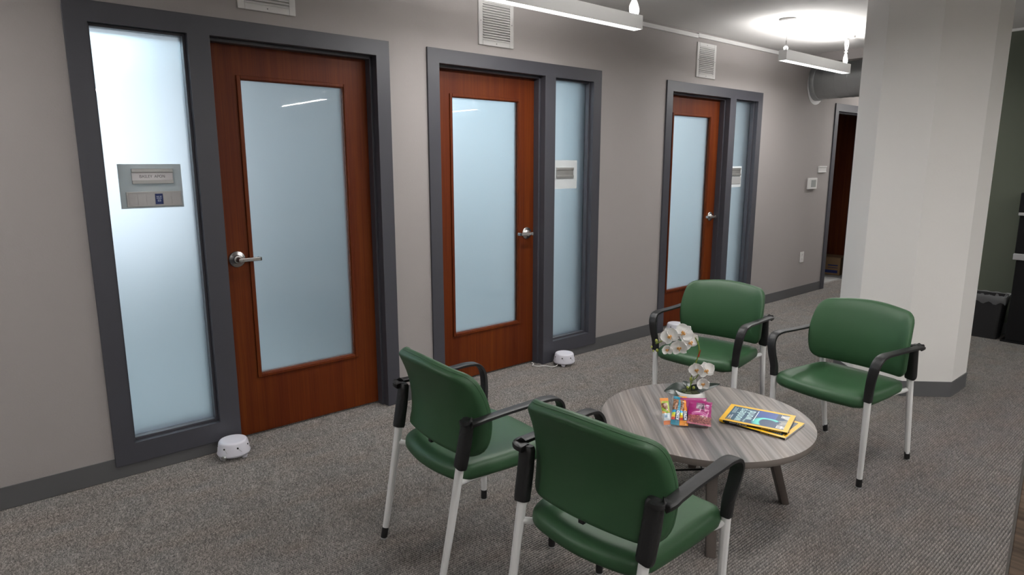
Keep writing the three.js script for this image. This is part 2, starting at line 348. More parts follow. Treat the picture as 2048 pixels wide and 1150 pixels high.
function pendant(c, len, alongZ, label, coilFar, coilNear, gain = 1) {
  const hw = 0.034, hh = 0.082, y0 = 2.356;
  const p = thing('linear_pendant_light', label, 'ceiling light', [c[0], 0, c[1]], alongZ ? 0 : Math.PI / 2, 'linear pendant lights');
  const L = len / 2;
  obj('housing', [bx(-hw, -hw + 0.003, y0, y0 + hh, -L, L), bx(hw - 0.003, hw, y0, y0 + hh, -L, L), bx(-hw + 0.003, hw - 0.003, y0, y0 + hh, -L, -L + 0.004), bx(-hw + 0.003, hw - 0.003, y0, y0 + hh, L - 0.004, L), bx(-hw + 0.003, hw - 0.003, y0 + 0.02, y0 + hh - 0.02, -L + 0.004, L - 0.004)], M.fixture, p);
  obj('lower_lens', [bx(-hw + 0.003, hw - 0.003, y0 + 0.003, y0 + 0.006, -L + 0.004, L - 0.004)], M.lens, p);
  obj('upper_lens', [bx(-hw + 0.003, hw - 0.003, y0 + hh - 0.006, y0 + hh - 0.003, -L + 0.004, L - 0.004)], M.lens, p);
  for (const s of [-1, 1]) {
    const z = s * (L - 0.045), withCoil = s < 0 ? coilFar : coilNear;
    obj('canopy', [lathe([[0.0001, CEIL - 0.020], [0.060, CEIL - 0.020], [0.066, CEIL - 0.017], [0.066, CEIL], [0.0001, CEIL]], 40)], M.white, p).position.z = z;
    obj('suspension_wire', [cyl(V3(0, y0 + hh - 0.004, z), V3(0, CEIL - 0.018, z), 0.0012, 0.0012, 6), cyl(V3(0, y0 + hh + 0.045, z), V3(0, y0 + hh + 0.075, z), 0.004, 0.004, 8), bx(-0.012, 0.012, y0 + hh - 0.012, y0 + hh, z - 0.008, z + 0.008, 0.002)], M.steel, p);
    if (withCoil) obj('power_cord', coil(0, y0 + hh - 0.006, z, 0.225, 0.072), M.cordWhite, p);
    else obj('wire_clip', [new THREE.TorusGeometry(0.016, 0.0022, 8, 24).rotateY(0.7).translate(0, y0 + hh + 0.018, z).toNonIndexed(), new THREE.TorusGeometry(0.013, 0.002, 8, 24).rotateY(-0.5).translate(0.006, y0 + hh + 0.015, z + 0.006).toNonIndexed()], M.cordWhite, p);
  }
  for (const [y, rx, I] of [[y0 - 0.001, -Math.PI / 2, DOWN], [y0 + hh + 0.001, Math.PI / 2, UP]]) {
    const l = new THREE.RectAreaLight(LAMP_WHITE, I * gain, 2 * hw - 0.010, len - 0.012);
    l.position.set(0, y, 0); l.rotation.x = rx; l.name = 'pendant_glow'; p.add(l);
  }
}
pendant([0.772, -2.350], 1.22, true, 'linear pendant light hanging over the middle door', true, false);
pendant([0.772, -5.420], 1.22, true, 'linear pendant light hanging between column and duct', true, false, 1.15);
pendant([0.772, 1.300], 1.22, true, 'linear pendant light hanging before the blank wall end', true, false);
pendant([2.90, -2.050], 1.22, true, 'linear pendant light hanging over the coffee table', true, false, 0.75);
pendant([0.772, -8.850], 1.22, true, 'linear pendant light hanging in the passage beyond the duct', true, false);
pendant([5.15, -3.430], 1.40, false, 'linear pendant light hanging crosswise opposite the middle door', true, false, 1.45);
pendant([5.15, -1.000], 1.40, false, 'linear pendant light hanging crosswise opposite the name plate office', true, false, 1.45);
pendant([5.15, -5.900], 1.40, false, 'linear pendant light hanging crosswise beside the green wall', true, false, 1.45);
pendant([5.15, 1.450], 1.40, false, 'linear pendant light hanging crosswise behind the viewer', true, false, 1.45);

// office ceiling panels
function officePanel(x, z, w, d, I, which) {
  const p = thing('office_ceiling_light', `flush light panel on the ceiling inside ${which}`, 'ceiling light', [x, CEIL, z], 0, 'office light panels');
  obj('tray', ringBox(-w / 2 - 0.02, w / 2 + 0.02, -0.03, 0, -d / 2 - 0.02, d / 2 + 0.02, 0.02), M.white, p);
  obj('diffuser', [bx(-w / 2, w / 2, -0.026, -0.022, -d / 2, d / 2)], M.lens, p);
  const l = new THREE.RectAreaLight(OFFICE_LIGHT, I, w, d); l.position.set(0, -0.032, 0); l.rotation.x = -Math.PI / 2; l.name = 'office_glow'; p.add(l);
}
officePanel(-1.5, -0.15, 1.2, 0.6, 22, unitText[0]);
officePanel(-1.7, -2.75, 1.2, 0.6, 21, unitText[1]);
officePanel(-1.7, -5.40, 1.2, 0.6, 22, unitText[2]);

// ───────────────────────── duct ─────────────────────────
{
  const d = thing('spiral_duct', 'round galvanised spiral duct coming out of the taupe wall beside the column', 'duct', [0, 2.432, -7.10]);
  const r = 0.190, prof = [];
  for (let k = 0; k <= 7; k++) { const x = 0.02 + k * 0.13; prof.push([r, x], [r, x + 0.118], [r + 0.003, x + 0.121], [r + 0.003, x + 0.127]); }
  const g = lathe([[r, 0.0], ...prof], 56); g.rotateZ(-Math.PI / 2);
  obj('pipe', [g], M.galv, d);
  const c = lathe([[r, 0.0], [r + 0.014, 0.0], [r + 0.014, 0.05], [r, 0.055]], 56); c.rotateZ(-Math.PI / 2);
  obj('collar', [c], M.galv, d);
  const f = lathe([[0.0001, 0], [0.215, 0], [0.215, 0.003], [0.0001, 0.003]], 56); f.rotateZ(-Math.PI / 2); f.translate(0, -0.030, 0);
  obj('wall_flange', [f], M.galvFlange, d);
}

// ───────────────────────── name plates ─────────────────────────
const plateFilm = phys(new THREE.Color(0.72, 0.745, 0.745), 1, { transmission: 0.45, thickness: 0 });
const plateWhite = std(new THREE.Color(0.78, 0.82, 0.84), 0.5);
const gx = GLX + 0.003;
function nameHolder(parent, y0, y1, z0, z1, insert) {           // aluminium rails above and below an insert
  const t = (y1 - y0) * 0.24;
  obj('holder', [bx(gx + 0.001, gx + 0.006, y0, y1, z1, z0), bx(gx + 0.006, gx + 0.013, y1 - t, y1, z1, z0, 0.002), bx(gx + 0.006, gx + 0.013, y0, y0 + t, z1, z0, 0.002)], M.alu, parent);
  if (insert) { const g = new THREE.PlaneGeometry(z0 - z1 - 0.002, y1 - y0 - 2 * t + 0.004); g.rotateY(Math.PI / 2); g.translate(gx + 0.0075, (y0 + y1) / 2, (z0 + z1) / 2); obj('name_insert', [g, bx(gx + 0.006, gx + 0.0073, y0 + t - 0.002, y1 - t + 0.002, z1 + 0.001, z0 - 0.001)], insert, parent); }
}
const nameTex = canvasTex(1024, 232, (c, w, h) => { c.fillStyle = '#dcd9db'; c.fillRect(0, 0, w, h); c.fillStyle = '#3a3a3e'; c.font = '104px sans-serif'; c.textAlign = 'center'; c.textBaseline = 'middle'; c.fillText('BAILEY  APON', w / 2 - 8, h / 2 + 4); });
const slideTex = canvasTex(256, 384, (c, w, h) => {
  c.fillStyle = '#1d2f66'; c.fillRect(0, 0, w, h); c.fillStyle = '#dfe6f2'; c.font = 'bold 50px sans-serif'; c.textAlign = 'center'; c.fillText('OUT OF', w / 2, 120); c.fillText('OFFICE', w / 2, 182);
  c.strokeStyle = '#dfe6f2'; c.lineWidth = 9; c.strokeRect(w / 2 - 46, 216, 92, 66); c.beginPath(); c.moveTo(w / 2 - 46, 252); c.lineTo(w / 2 + 46, 252); c.stroke();
});
{
  const n = thing('name_plate', 'grey name plate reading Bailey Apon with a blue out-of-office slider', 'name plate', [0, 0, 0]);
  obj('backing_film', [bx(gx + 0.0002, gx + 0.001, 1.314, 1.526, -0.436, -0.158)], plateFilm, n);
  nameHolder(n, 1.4315, 1.5045, -0.214, -0.395, std(0xffffff, 0.5, { map: nameTex }));
  const panel = std(new THREE.Color(0.50, 0.49, 0.49), 0.45);
  const sl = obj('status_slider', [bx(gx + 0.001, gx + 0.005, 1.321, 1.394, -0.428, -0.182, 0.002)], panel, n);
  obj('slider_rim', ringBox(gx + 0.005, gx + 0.0065, 1.324, 1.391, -0.425, -0.185, 0.004), M.alu, sl);
  for (let k = 0; k < 6; k++) obj('status_tile', [bx(gx + 0.005, gx + 0.0058, 1.332, 1.383, -0.193 - (k + 1) * 0.0375 + 0.0006, -0.193 - k * 0.0375 - 0.0006)], panel, sl);
  const g = new THREE.PlaneGeometry(0.0345, 0.051); g.rotateY(Math.PI / 2); g.translate(gx + 0.0066, 1.3575, -0.193 - 3.5 * 0.0375);
  obj('status_marker', [g, bx(gx + 0.005, gx + 0.0064, 1.332, 1.383, -0.193 - 3.5 * 0.0375 - 0.017, -0.193 - 3.5 * 0.0375 + 0.017)], std(0xffffff, 0.5, { map: slideTex }), sl);
}
{
  const n = thing('name_plate', 'blank aluminium name holder on a white square on the middle sidelight', 'name plate', [0, 0, 0]);
  obj('backing_film', [bx(gx + 0.0002, gx + 0.001, 1.340, 1.556, -3.303, -3.010)], plateWhite, n);
  nameHolder(n, 1.424, 1.501, -3.073, -3.258, null);
}
{
  const n = thing('name_plate', 'two stacked blank holders on the sidelight nearest the thermostat', 'name plate', [0, 0, 0]);
  obj('backing_film', [bx(gx + 0.0002, gx + 0.001, 1.298, 1.506, -5.737, -5.470)], plateWhite, n);
  nameHolder(n, 1.414, 1.490, -5.520, -5.712, null);
  obj('status_slider', [bx(gx + 0.001, gx + 0.006, 1.330, 1.402, -5.722, -5.490, 0.002)], std(new THREE.Color(0.42, 0.42, 0.42), 0.45), n);
}
// ───────────────────────── wall devices ─────────────────────────
{
  const t = thing('thermostat', 'white thermostat with grey screen on the taupe wall', 'thermostat', [0, 1.306, -7.165]);
  obj('body', [bx(0, 0.030, -0.065, 0.065, -0.100, 0.100, 0.008)], M.white, t);
  obj('face_screen', [bx(0.030, 0.031, -0.040, 0.042, -0.062, 0.055)], std(new THREE.Color(0.34, 0.36, 0.35), 0.25), t);
  const s = thing('room_sign', 'small white sign holder beside the open doorway', 'sign', [0, 1.468, -7.416]);
  obj('plate', [bx(0, 0.010, -0.038, 0.038, -0.100, 0.100, 0.002)], M.white, s);
  obj('rail', [bx(0.010, 0.017, 0.022, 0.038, -0.100, 0.100, 0.003), bx(0.010, 0.017, -0.038, -0.028, -0.100, 0.100, 0.003)], M.white, s);
  const o = thing('wall_outlet', 'white duplex outlet low on the taupe wall', 'outlet', [0, 0.453, -7.085]);
  obj('cover', [bx(0, 0.006, -0.062, 0.062, -0.045, 0.045, 0.003)], M.white, o);
  for (const y of [-0.026, 0.026]) { const r = obj('socket', [bx(0.006, 0.0085, y - 0.017, y + 0.017, -0.017, 0.017, 0.001)], M.white, o); obj('slot', [bx(0.0085, 0.0088, y - 0.004, y + 0.008, -0.008, -0.006), bx(0.0085, 0.0088, y - 0.004, y + 0.008, 0.006, 0.008)], M.dark, r); }
}

// ───────────────────────── white noise machines ─────────────────────────
function noiseMachine(x, z, turn, label, cord) {
  const m = thing('noise_machine', label, 'noise machine', [x, 0, z], turn, 'white noise machines by the doors'); m.scale.setScalar(1.09);
  obj('body', [lathe([[0.0001, 0.016], [0.060, 0.014], [0.072, 0.018], [0.0755, 0.026], [0.074, 0.034], [0.071, 0.055], [0.0665, 0.078], [0.062, 0.0855], [0.055, 0.088], [0.050, 0.0872], [0.020, 0.0865], [0.0001, 0.0865]], 56)], M.machine, m);
  obj('rim', [lathe([[0.0757, 0.0255], [0.0768, 0.028], [0.0757, 0.031]], 56)], M.machine, m);
  for (let k = 0; k < 7; k++) {
    const a = k / 7 * Math.PI * 2, g = new THREE.Group(); g.name = 'sound_vent'; g.rotation.y = a; m.add(g);
    obj('hole', [cyl(V3(0.0665, 0.0635, 0), V3(0.0712, 0.0625, 0), 0.0042, 0.0042, 12)], M.dark, g);
    obj('groove', [cyl(V3(0.0697, 0.060, -0.003), V3(0.0727, 0.044, -0.016), 0.0011, 0.0011, 6)], M.glide, g);
  }
  for (let k = 0; k < 3; k++) { const a = k / 3 * Math.PI * 2 + 0.5; obj('foot', [cyl(V3(Math.cos(a) * 0.056, 0, Math.sin(a) * 0.056), V3(Math.cos(a) * 0.054, 0.017, Math.sin(a) * 0.054), 0.011, 0.018, 16)], M.machine, m); }
  obj('switch_knob', [cyl(V3(0.066, 0.024, 0.0), V3(0.082, 0.021, 0.0), 0.0135, 0.0122, 24), cyl(V3(0.082, 0.021, 0), V3(0.084, 0.0207, 0), 0.0085, 0.0085, 20)], M.alu, m);
  if (cord) obj('power_cord', [tube(cord.map(p => V3(...p)), 0.0028, 60, 8)], M.cordWhite, m);
}
noiseMachine(0.112, -0.525, -0.93, 'white noise machine on the carpet below the name plate sidelight');
noiseMachine(0.118, -3.010, 1.7, 'white noise machine with a white cord by the middle door');
noiseMachine(0.105, -4.470, 0.3, 'white noise machine behind the orchid by the far office door');
// the middle machine's cord, laid over the carpet to the gap under the door
{
  const m = scene.getObjectByName('noise_machine_001'), inv = new THREE.Matrix4();
  m.updateMatrixWorld(true); inv.copy(m.matrixWorld).invert();
  const pts = [[0.118, 0.014, -2.940], [0.125, 0.008, -2.915], [0.105, 0.0035, -2.885], [0.070, 0.0035, -2.872], [0.048, 0.0035, -2.850], [0.030, 0.0035, -2.815], [0.005, 0.0035, -2.800], [-0.020, 0.0035, -2.800], [-0.03, 0.005, -2.825], [-0.055, 0.010, -2.83]].map(p => V3(...p).applyMatrix4(inv));
  obj('power_cord', [tube(pts, 0.0028, 80, 8)], M.cordWhite, m);
}

// ───────────────────────── chairs ─────────────────────────
// outline -> padded cushion: rings of (inset, height) close to the middle at top and bottom
function roundedOutline(pts, rad, seg = 8) {
  const n = pts.length, out = [];
  for (let i = 0; i < n; i++) {
    const p0 = new THREE.Vector2(...pts[(i + n - 1) % n]), p = new THREE.Vector2(...pts[i]), p1 = new THREE.Vector2(...pts[(i + 1) % n]);
    const a = p0.clone().sub(p), b = p1.clone().sub(p), la = a.length(), lb = b.length(), r = Math.min(rad[i], la * 0.49, lb * 0.49);
    const s = p.clone().addScaledVector(a, r / la), e = p.clone().addScaledVector(b, r / lb);
    for (let k = 0; k <= seg; k++) { const t = k / seg; out.push(new THREE.Vector2((1 - t) ** 2 * s.x + 2 * t * (1 - t) * p.x + t * t * e.x, (1 - t) ** 2 * s.y + 2 * t * (1 - t) * p.y + t * t * e.y)); }
  }
  return out;
}
function resample(pts, n) {
  const L = [0]; for (let i = 1; i <= pts.length; i++) L.push(L[i - 1] + pts[i % pts.length].distanceTo(pts[i - 1]));
  const out = []; let j = 0;
  for (let k = 0; k < n; k++) { const d = k / n * L[L.length - 1]; while (L[j + 1] < d) j++; const t = (d - L[j]) / Math.max(1e-9, L[j + 1] - L[j]); out.push(pts[j].clone().lerp(pts[(j + 1) % pts.length], t)); }
  return out;
}
function cushion(outline, profile, place, n = 96, fill = [0.86, 0.68, 0.46, 0.22]) {
  const o = resample(outline, n), c = o.reduce((a, p) => a.add(p), new THREE.Vector2()).multiplyScalar(1 / n), nrm = o.map((p, i) => { const t = o[(i + 1) % n].clone().sub(o[(i + n - 1) % n]); return new THREE.Vector2(t.y, -t.x).normalize(); });
  const area = o.reduce((s, p, i) => { const q = o[(i + 1) % n]; return s + p.x * q.y - q.x * p.y; }, 0);
  const sg = area > 0 ? 1 : -1;
  const rings = [];
  const inner = (inset) => o.map((p, i) => p.clone().addScaledVector(nrm[i], -inset * sg));
  const add = (r2, h) => rings.push(r2.map(p => [p.x, p.y, h]));
  const first = inner(profile[0][0]), last = inner(profile[profile.length - 1][0]);
  for (const f of [...fill].reverse()) add(first.map(p => p.clone().sub(c).multiplyScalar(f).add(c)), profile[0][1]);
  for (const [ins, h] of profile) add(inner(ins), h);
  for (const f of fill) add(last.map(p => p.clone().sub(c).multiplyScalar(f).add(c)), profile[profile.length - 1][1]);
  const pos = [], uv = [], idx = [];
  rings.forEach(r => r.forEach(([a, b, h]) => { const q = place(a, b, h); pos.push(q.x, q.y, q.z); uv.push(a, b); }));
  const put = (a, b, h) => { const q = place(a, b, h); pos.push(q.x, q.y, q.z); uv.push(a, b); return pos.length / 3 - 1; };
  const c0 = put(c.x, c.y, profile[0][1]), c1 = put(c.x, c.y, profile[profile.length - 1][1]), R = rings.length;
  for (let r = 0; r < R - 1; r++) for (let i = 0; i < n; i++) { const a = r * n + i, b = r * n + (i + 1) % n, d = a + n, e = b + n; idx.push(a, b, e, a, e, d); }
  for (let i = 0; i < n; i++) { idx.push(c0, (i + 1) % n, i, c1, (R - 1) * n + i, (R - 1) * n + (i + 1) % n); }
  const g = new THREE.BufferGeometry(); g.setAttribute('position', new THREE.Float32BufferAttribute(pos, 3)); g.setAttribute('uv', new THREE.Float32BufferAttribute(uv, 2)); g.setIndex(idx);
  // outward orientation
  g.computeVertexNormals();
  const P = g.attributes.position, N = g.attributes.normal; let s = 0; const mid = new THREE.Vector3(); for (let i = 0; i < P.count; i++) mid.add(V3(P.getX(i), P.getY(i), P.getZ(i))); mid.multiplyScalar(1 / P.count);
  for (let i = 0; i < P.count; i++) s += (P.getX(i) - mid.x) * N.getX(i) + (P.getY(i) - mid.y) * N.getY(i) + (P.getZ(i) - mid.z) * N.getZ(i);
  if (s < 0) { const ix = g.index.array; for (let i = 0; i < ix.length; i += 3) { const t = ix[i]; ix[i] = ix[i + 1]; ix[i + 1] = t; } g.computeVertexNormals(); }
  return g.toNonIndexed();
}
// band swept along a path; each sample is [centre, half width vector, half thickness vector]
function sweep(samples, seg = 14, pow = 3.2) {
  const pos = [], idx = [], uv = [], n = samples.length;
  samples.forEach(([c, w, t], r) => { for (let i = 0; i < seg; i++) { const a = i / seg * Math.PI * 2, ca = Math.cos(a), sa = Math.sin(a), k = Math.pow(Math.pow(Math.abs(ca), pow) + Math.pow(Math.abs(sa), pow), -1 / pow); const p = c.clone().addScaledVector(w, ca * k).addScaledVector(t, sa * k); pos.push(p.x, p.y, p.z); uv.push(i / seg, r / n); } });
  for (let r = 0; r < n - 1; r++) for (let i = 0; i < seg; i++) { const a = r * seg + i, b = r * seg + (i + 1) % seg; idx.push(a, b, b + seg, a, b + seg, a + seg); }
  for (const [r, f] of [[0, 1], [n - 1, 0]]) { const c = samples[r][0]; pos.push(c.x, c.y, c.z); uv.push(0, 0); const q = pos.length / 3 - 1; for (let i = 0; i < seg; i++) { const a = r * seg + i, b = r * seg + (i + 1) % seg; f ? idx.push(q, b, a) : idx.push(q, a, b); } }
  const g = new THREE.BufferGeometry(); g.setAttribute('position', new THREE.Float32BufferAttribute(pos, 3)); g.setAttribute('uv', new THREE.Float32BufferAttribute(uv, 2)); g.setIndex(idx); g.computeVertexNormals();
  return toCreasedNormals(g, 0.9);
}
function bandAlong(keys, n) {                                     // keys: [x,y,z, halfWidth, halfThick, (width direction)]
  const curve = new THREE.CatmullRomCurve3(keys.map(k => V3(k[0], k[1], k[2])), false, 'centripetal'), out = [];
  for (let i = 0; i <= n; i++) {
    const t = i / n, f = t * (keys.length - 1), a = Math.min(keys.length - 2, Math.floor(f)), u = f - a;
    const c = curve.getPoint(t), tan = curve.getTangent(t), hw = keys[a][3] * (1 - u) + keys[a + 1][3] * u, ht = keys[a][4] * (1 - u) + keys[a + 1][4] * u;
    const wd = V3(...keys[a][5]).lerp(V3(...keys[a + 1][5]), u); wd.addScaledVector(tan, -wd.dot(tan)).normalize();
    const th = new THREE.Vector3().crossVectors(tan, wd).normalize();
    out.push([c, wd.multiplyScalar(hw), th.multiplyScalar(ht)]);
  }
  return out;
}
function makeChair(label, p, turn) {
  const c = thing('guest_chair', label, 'chair', [p[0], 0, p[1]], turn, 'green guest chairs around the coffee table');
  // seat
  const so = roundedOutline([[-0.222, 0.092], [0, 0.052], [0.222, 0.092], [0.240, 0.32], [0.238, 0.548], [0, 0.576], [-0.238, 0.548], [-0.240, 0.32]], [0.075, 0.22, 0.075, 0.12, 0.065, 0.25, 0.065, 0.12]);
  const dish = (x, z) => -0.006 * Math.exp(-((x / 0.14) ** 2 + ((z - 0.27) / 0.13) ** 2)) + 0.003 * Math.exp(-(((z - 0.44) / 0.09) ** 2)) - 0.055 * Math.max(0, z - 0.47) - 0.075 * Math.max(0, 0.2 - z);
  obj('seat', [cushion(so, [[0.034, 0.386], [0.014, 0.390], [0.003, 0.400], [0.0, 0.414], [0.002, 0.434], [0.010, 0.446], [0.024, 0.4535], [0.045, 0.457]], (a, b, h) => V3(a, h + dish(a, b) * Math.max(0, (h - 0.40) / 0.057) + 0.35 * a * a * 0.25, b))], M.vinyl, c);
  const po = roundedOutline([[-0.175, 0.14], [0.175, 0.14], [0.185, 0.50], [-0.185, 0.50]], [0.04, 0.04, 0.04, 0.04]);
  obj('seat_pan', [cushion(po, [[0.01, 0.372], [0, 0.377], [0, 0.392]], (a, b, h) => V3(a, h, b), 48)], M.blackPlastic, c);
  // backrest
  const bo = roundedOutline([[-0.243, 0.490], [0.243, 0.490], [0.257, 0.590], [0.254, 0.695], [0.238, 0.788], [0, 0.816], [-0.238, 0.788], [-0.254, 0.695], [-0.257, 0.590]], [0.068, 0.068, 0.09, 0.10, 0.095, 0.40, 0.095, 0.10, 0.09]);
  const bz = (x, y) => 0.110 - (y > 0.58 ? 1.25 : 1.9) * (y - 0.58) * (y - 0.58) + 0.52 * x * x + 4.5 * Math.pow(Math.max(0, Math.abs(x) - 0.17), 2);
  obj('backrest', [cushion(bo, [[0.014, 0.0], [0.005, 0.002], [0.001, 0.008], [0.0, 0.016], [0.0, 0.034], [0.002, 0.042], [0.009, 0.049], [0.022, 0.054], [0.045, 0.057]], (a, b, h) => { const m = (bz(a, b + 0.002) - bz(a, b - 0.002)) / 0.004, l = Math.hypot(m, 1); return V3(a, b - h * m / l, bz(a, b) + h / l); })], M.vinyl, c);
  const seamPts = resample(bo, 80).map(q => { const m = (bz(q.x, q.y + 0.002) - bz(q.x, q.y - 0.002)) / 0.004, l = Math.hypot(m, 1); return V3(q.x * 0.9985, q.y - 0.026 * m / l, bz(q.x, q.y) + 0.026 / l); });
  obj('seam_piping', [tube(seamPts, 0.0014, 160, 6, true)], M.vinyl, c);
  obj('back_bracket', [bx(-0.010, 0.010, 0.478, 0.492, 0.100, 0.114, 0.002)], M.blackPlastic, c);
  for (const s of [1, -1]) {
    obj('leg', [sweep(bandAlong([[s * 0.242, 0.040, 0.516, 0.0125, 0.0125, [1, 0, 0]], [s * 0.2435, 0.24, 0.518, 0.0145, 0.0145, [1, 0, 0]], [s * 0.245, 0.441, 0.521, 0.016, 0.016, [1, 0, 0]]], 4), 18, 2)], M.legWhite, c);
    obj('leg', [sweep(bandAlong([[s * 0.2255, 0.040, 0.0085, 0.0125, 0.0125, [1, 0, 0]], [s * 0.229, 0.24, 0.048, 0.0145, 0.0145, [1, 0, 0]], [s * 0.233, 0.478, 0.091, 0.016, 0.016, [1, 0, 0]]], 4), 18, 2)], M.legWhite, c);
    for (const [x, z, dz] of [[0.242, 0.515, 0.001], [0.2245, 0.0, 0.0088]]) {
      const ft = obj('foot_sleeve', [cyl(V3(s * x, 0.006, z), V3(s * x, 0.048, z + dz), 0.0138, 0.0138)], M.blackPlastic, c);
      obj('glide', [cyl(V3(s * x, 0, z), V3(s * x, 0.007, z), 0.0128, 0.0142)], M.glide, ft);
    }
    // side rail under the seat, bending out to both legs
    obj('seat_rail', [tube([V3(s * 0.243, 0.418, 0.515), V3(s * 0.225, 0.402, 0.500), V3(s * 0.200, 0.393, 0.460), V3(s * 0.196, 0.391, 0.30), V3(s * 0.196, 0.391, 0.17), V3(s * 0.208, 0.395, 0.115), V3(s * 0.228, 0.405, 0.080)], 0.0115, 40, 12)], M.legWhite, c);
    // arm: rises from the front leg, turns back and wraps in to the rear sleeve
    const X = [s, 0, 0];
    obj('arm', [sweep(bandAlong([[s * 0.245, 0.436, 0.521, 0.0170, 0.0165, X], [s * 0.248, 0.490, 0.524, 0.0185, 0.0130, X], [s * 0.258, 0.555, 0.533, 0.0205, 0.0095, X], [s * 0.267, 0.610, 0.530, 0.0220, 0.0080, X], [s * 0.271, 0.642, 0.506, 0.0225, 0.0074, X], [s * 0.271, 0.653, 0.462, 0.0225, 0.0068, X], [s * 0.271, 0.651, 0.380, 0.0215, 0.0066, X], [s * 0.272, 0.647, 0.250, 0.0205, 0.0066, X], [s * 0.277, 0.644, 0.165, 0.0195, 0.0070, X], [s * 0.277, 0.642, 0.122, 0.0215, 0.0080, [s * 0.8, 0, 0.6]], [s * 0.260, 0.640, 0.105, 0.0215, 0.0095, [s * 0.3, 0, 1]], [s * 0.238, 0.637, 0.107, 0.0200, 0.0110, [0, 0, 1]]], 66), 20, 6)], M.blackPlastic, c);
    obj('back_sleeve', [sweep(bandAlong([[s * 0.2325, 0.466, 0.089, 0.0235, 0.0180, X], [s * 0.234, 0.476, 0.091, 0.0255, 0.0195, X], [s * 0.2375, 0.56, 0.108, 0.0265, 0.0185, X], [s * 0.2395, 0.634, 0.119, 0.0260, 0.0170, X], [s * 0.2395, 0.645, 0.120, 0.0215, 0.0130, X]], 24), 20, 4)], M.blackPlastic, c);
  }
  return c;
}
makeChair('green vinyl armchair on the snack tray side of the table, nearer the office doors', [1.546, -0.715], 3.074);
makeChair('green vinyl armchair on the snack tray side of the table, nearer the wood-panelled counter', [2.338, -0.727], 3.202);
makeChair('green vinyl armchair behind the orchid, nearer the office doors', [1.420, -3.184], 0.133);
makeChair('green vinyl armchair standing in front of the pale column', [2.247, -3.211], -0.109);

// ───────────────────────── coffee table ─────────────────────────
const TC = [2.032, -1.945], TR = 0.4513, TH = 0.43;
{
  const t = thing('coffee_table', 'round grey-brown wood grain coffee table on splayed brown legs', 'table', [TC[0], 0, TC[1]], -Math.atan2(0.67, 0.74) + Math.PI / 2);
  const top = new THREE.CylinderGeometry(TR, TR, 0.0265, 128, 1, false); top.translate(0, TH - 0.01325, 0);
  const e = lathe([[TR - 0.003, TH - 0.0275], [TR + 0.0008, TH - 0.0255], [TR + 0.0012, TH - 0.014], [TR + 0.0008, TH - 0.0015], [TR - 0.0008, TH + 0.0001]], 128);
  obj('tabletop', [uvMetres(top)], M.table, t);
  obj('edge_band', [e], std(new THREE.Color(0.165, 0.142, 0.126), 0.45), t);
  // local directions of the feet, from their places on the floor
  const turn = t.rotation.y, feet = [[2.273, -2.276], [2.284, -1.640], [1.780, -1.614], [1.770, -2.268]];
  for (const [fx, fz] of feet) {
    const wx = fx - TC[0], wz = fz - TC[1], lx = wx * Math.cos(turn) - wz * Math.sin(turn), lz = wx * Math.sin(turn) + wz * Math.cos(turn), r = Math.hypot(lx, lz), ux = lx / r, uz = lz / r;
    const side = [-uz, 0, ux];
    obj('leg', [sweep([[V3(ux * (r - 0.012), 0, uz * (r - 0.012)), V3(...side).multiplyScalar(0.020), V3(ux * 0.018, 0, uz * 0.018)], [V3(ux * (r - 0.135), TH - 0.0265, uz * (r - 0.135)), V3(...side).multiplyScalar(0.024), V3(ux * 0.021, 0, uz * 0.021)]], 24, 7)], M.tableLeg, t);
    obj('stretcher', [cyl(V3(0, 0.180, 0), V3(ux * (r - 0.065), 0.180, uz * (r - 0.065)), 0.0048, 0.0048, 10)], M.rod, t);
    obj('mounting_plate', [bx(-0.03, 0.03, TH - 0.0325, TH - 0.0268, -0.03, 0.03, 0.001).translate(ux * (r - 0.16), 0, uz * (r - 0.16))], M.rod, t);
  }
}

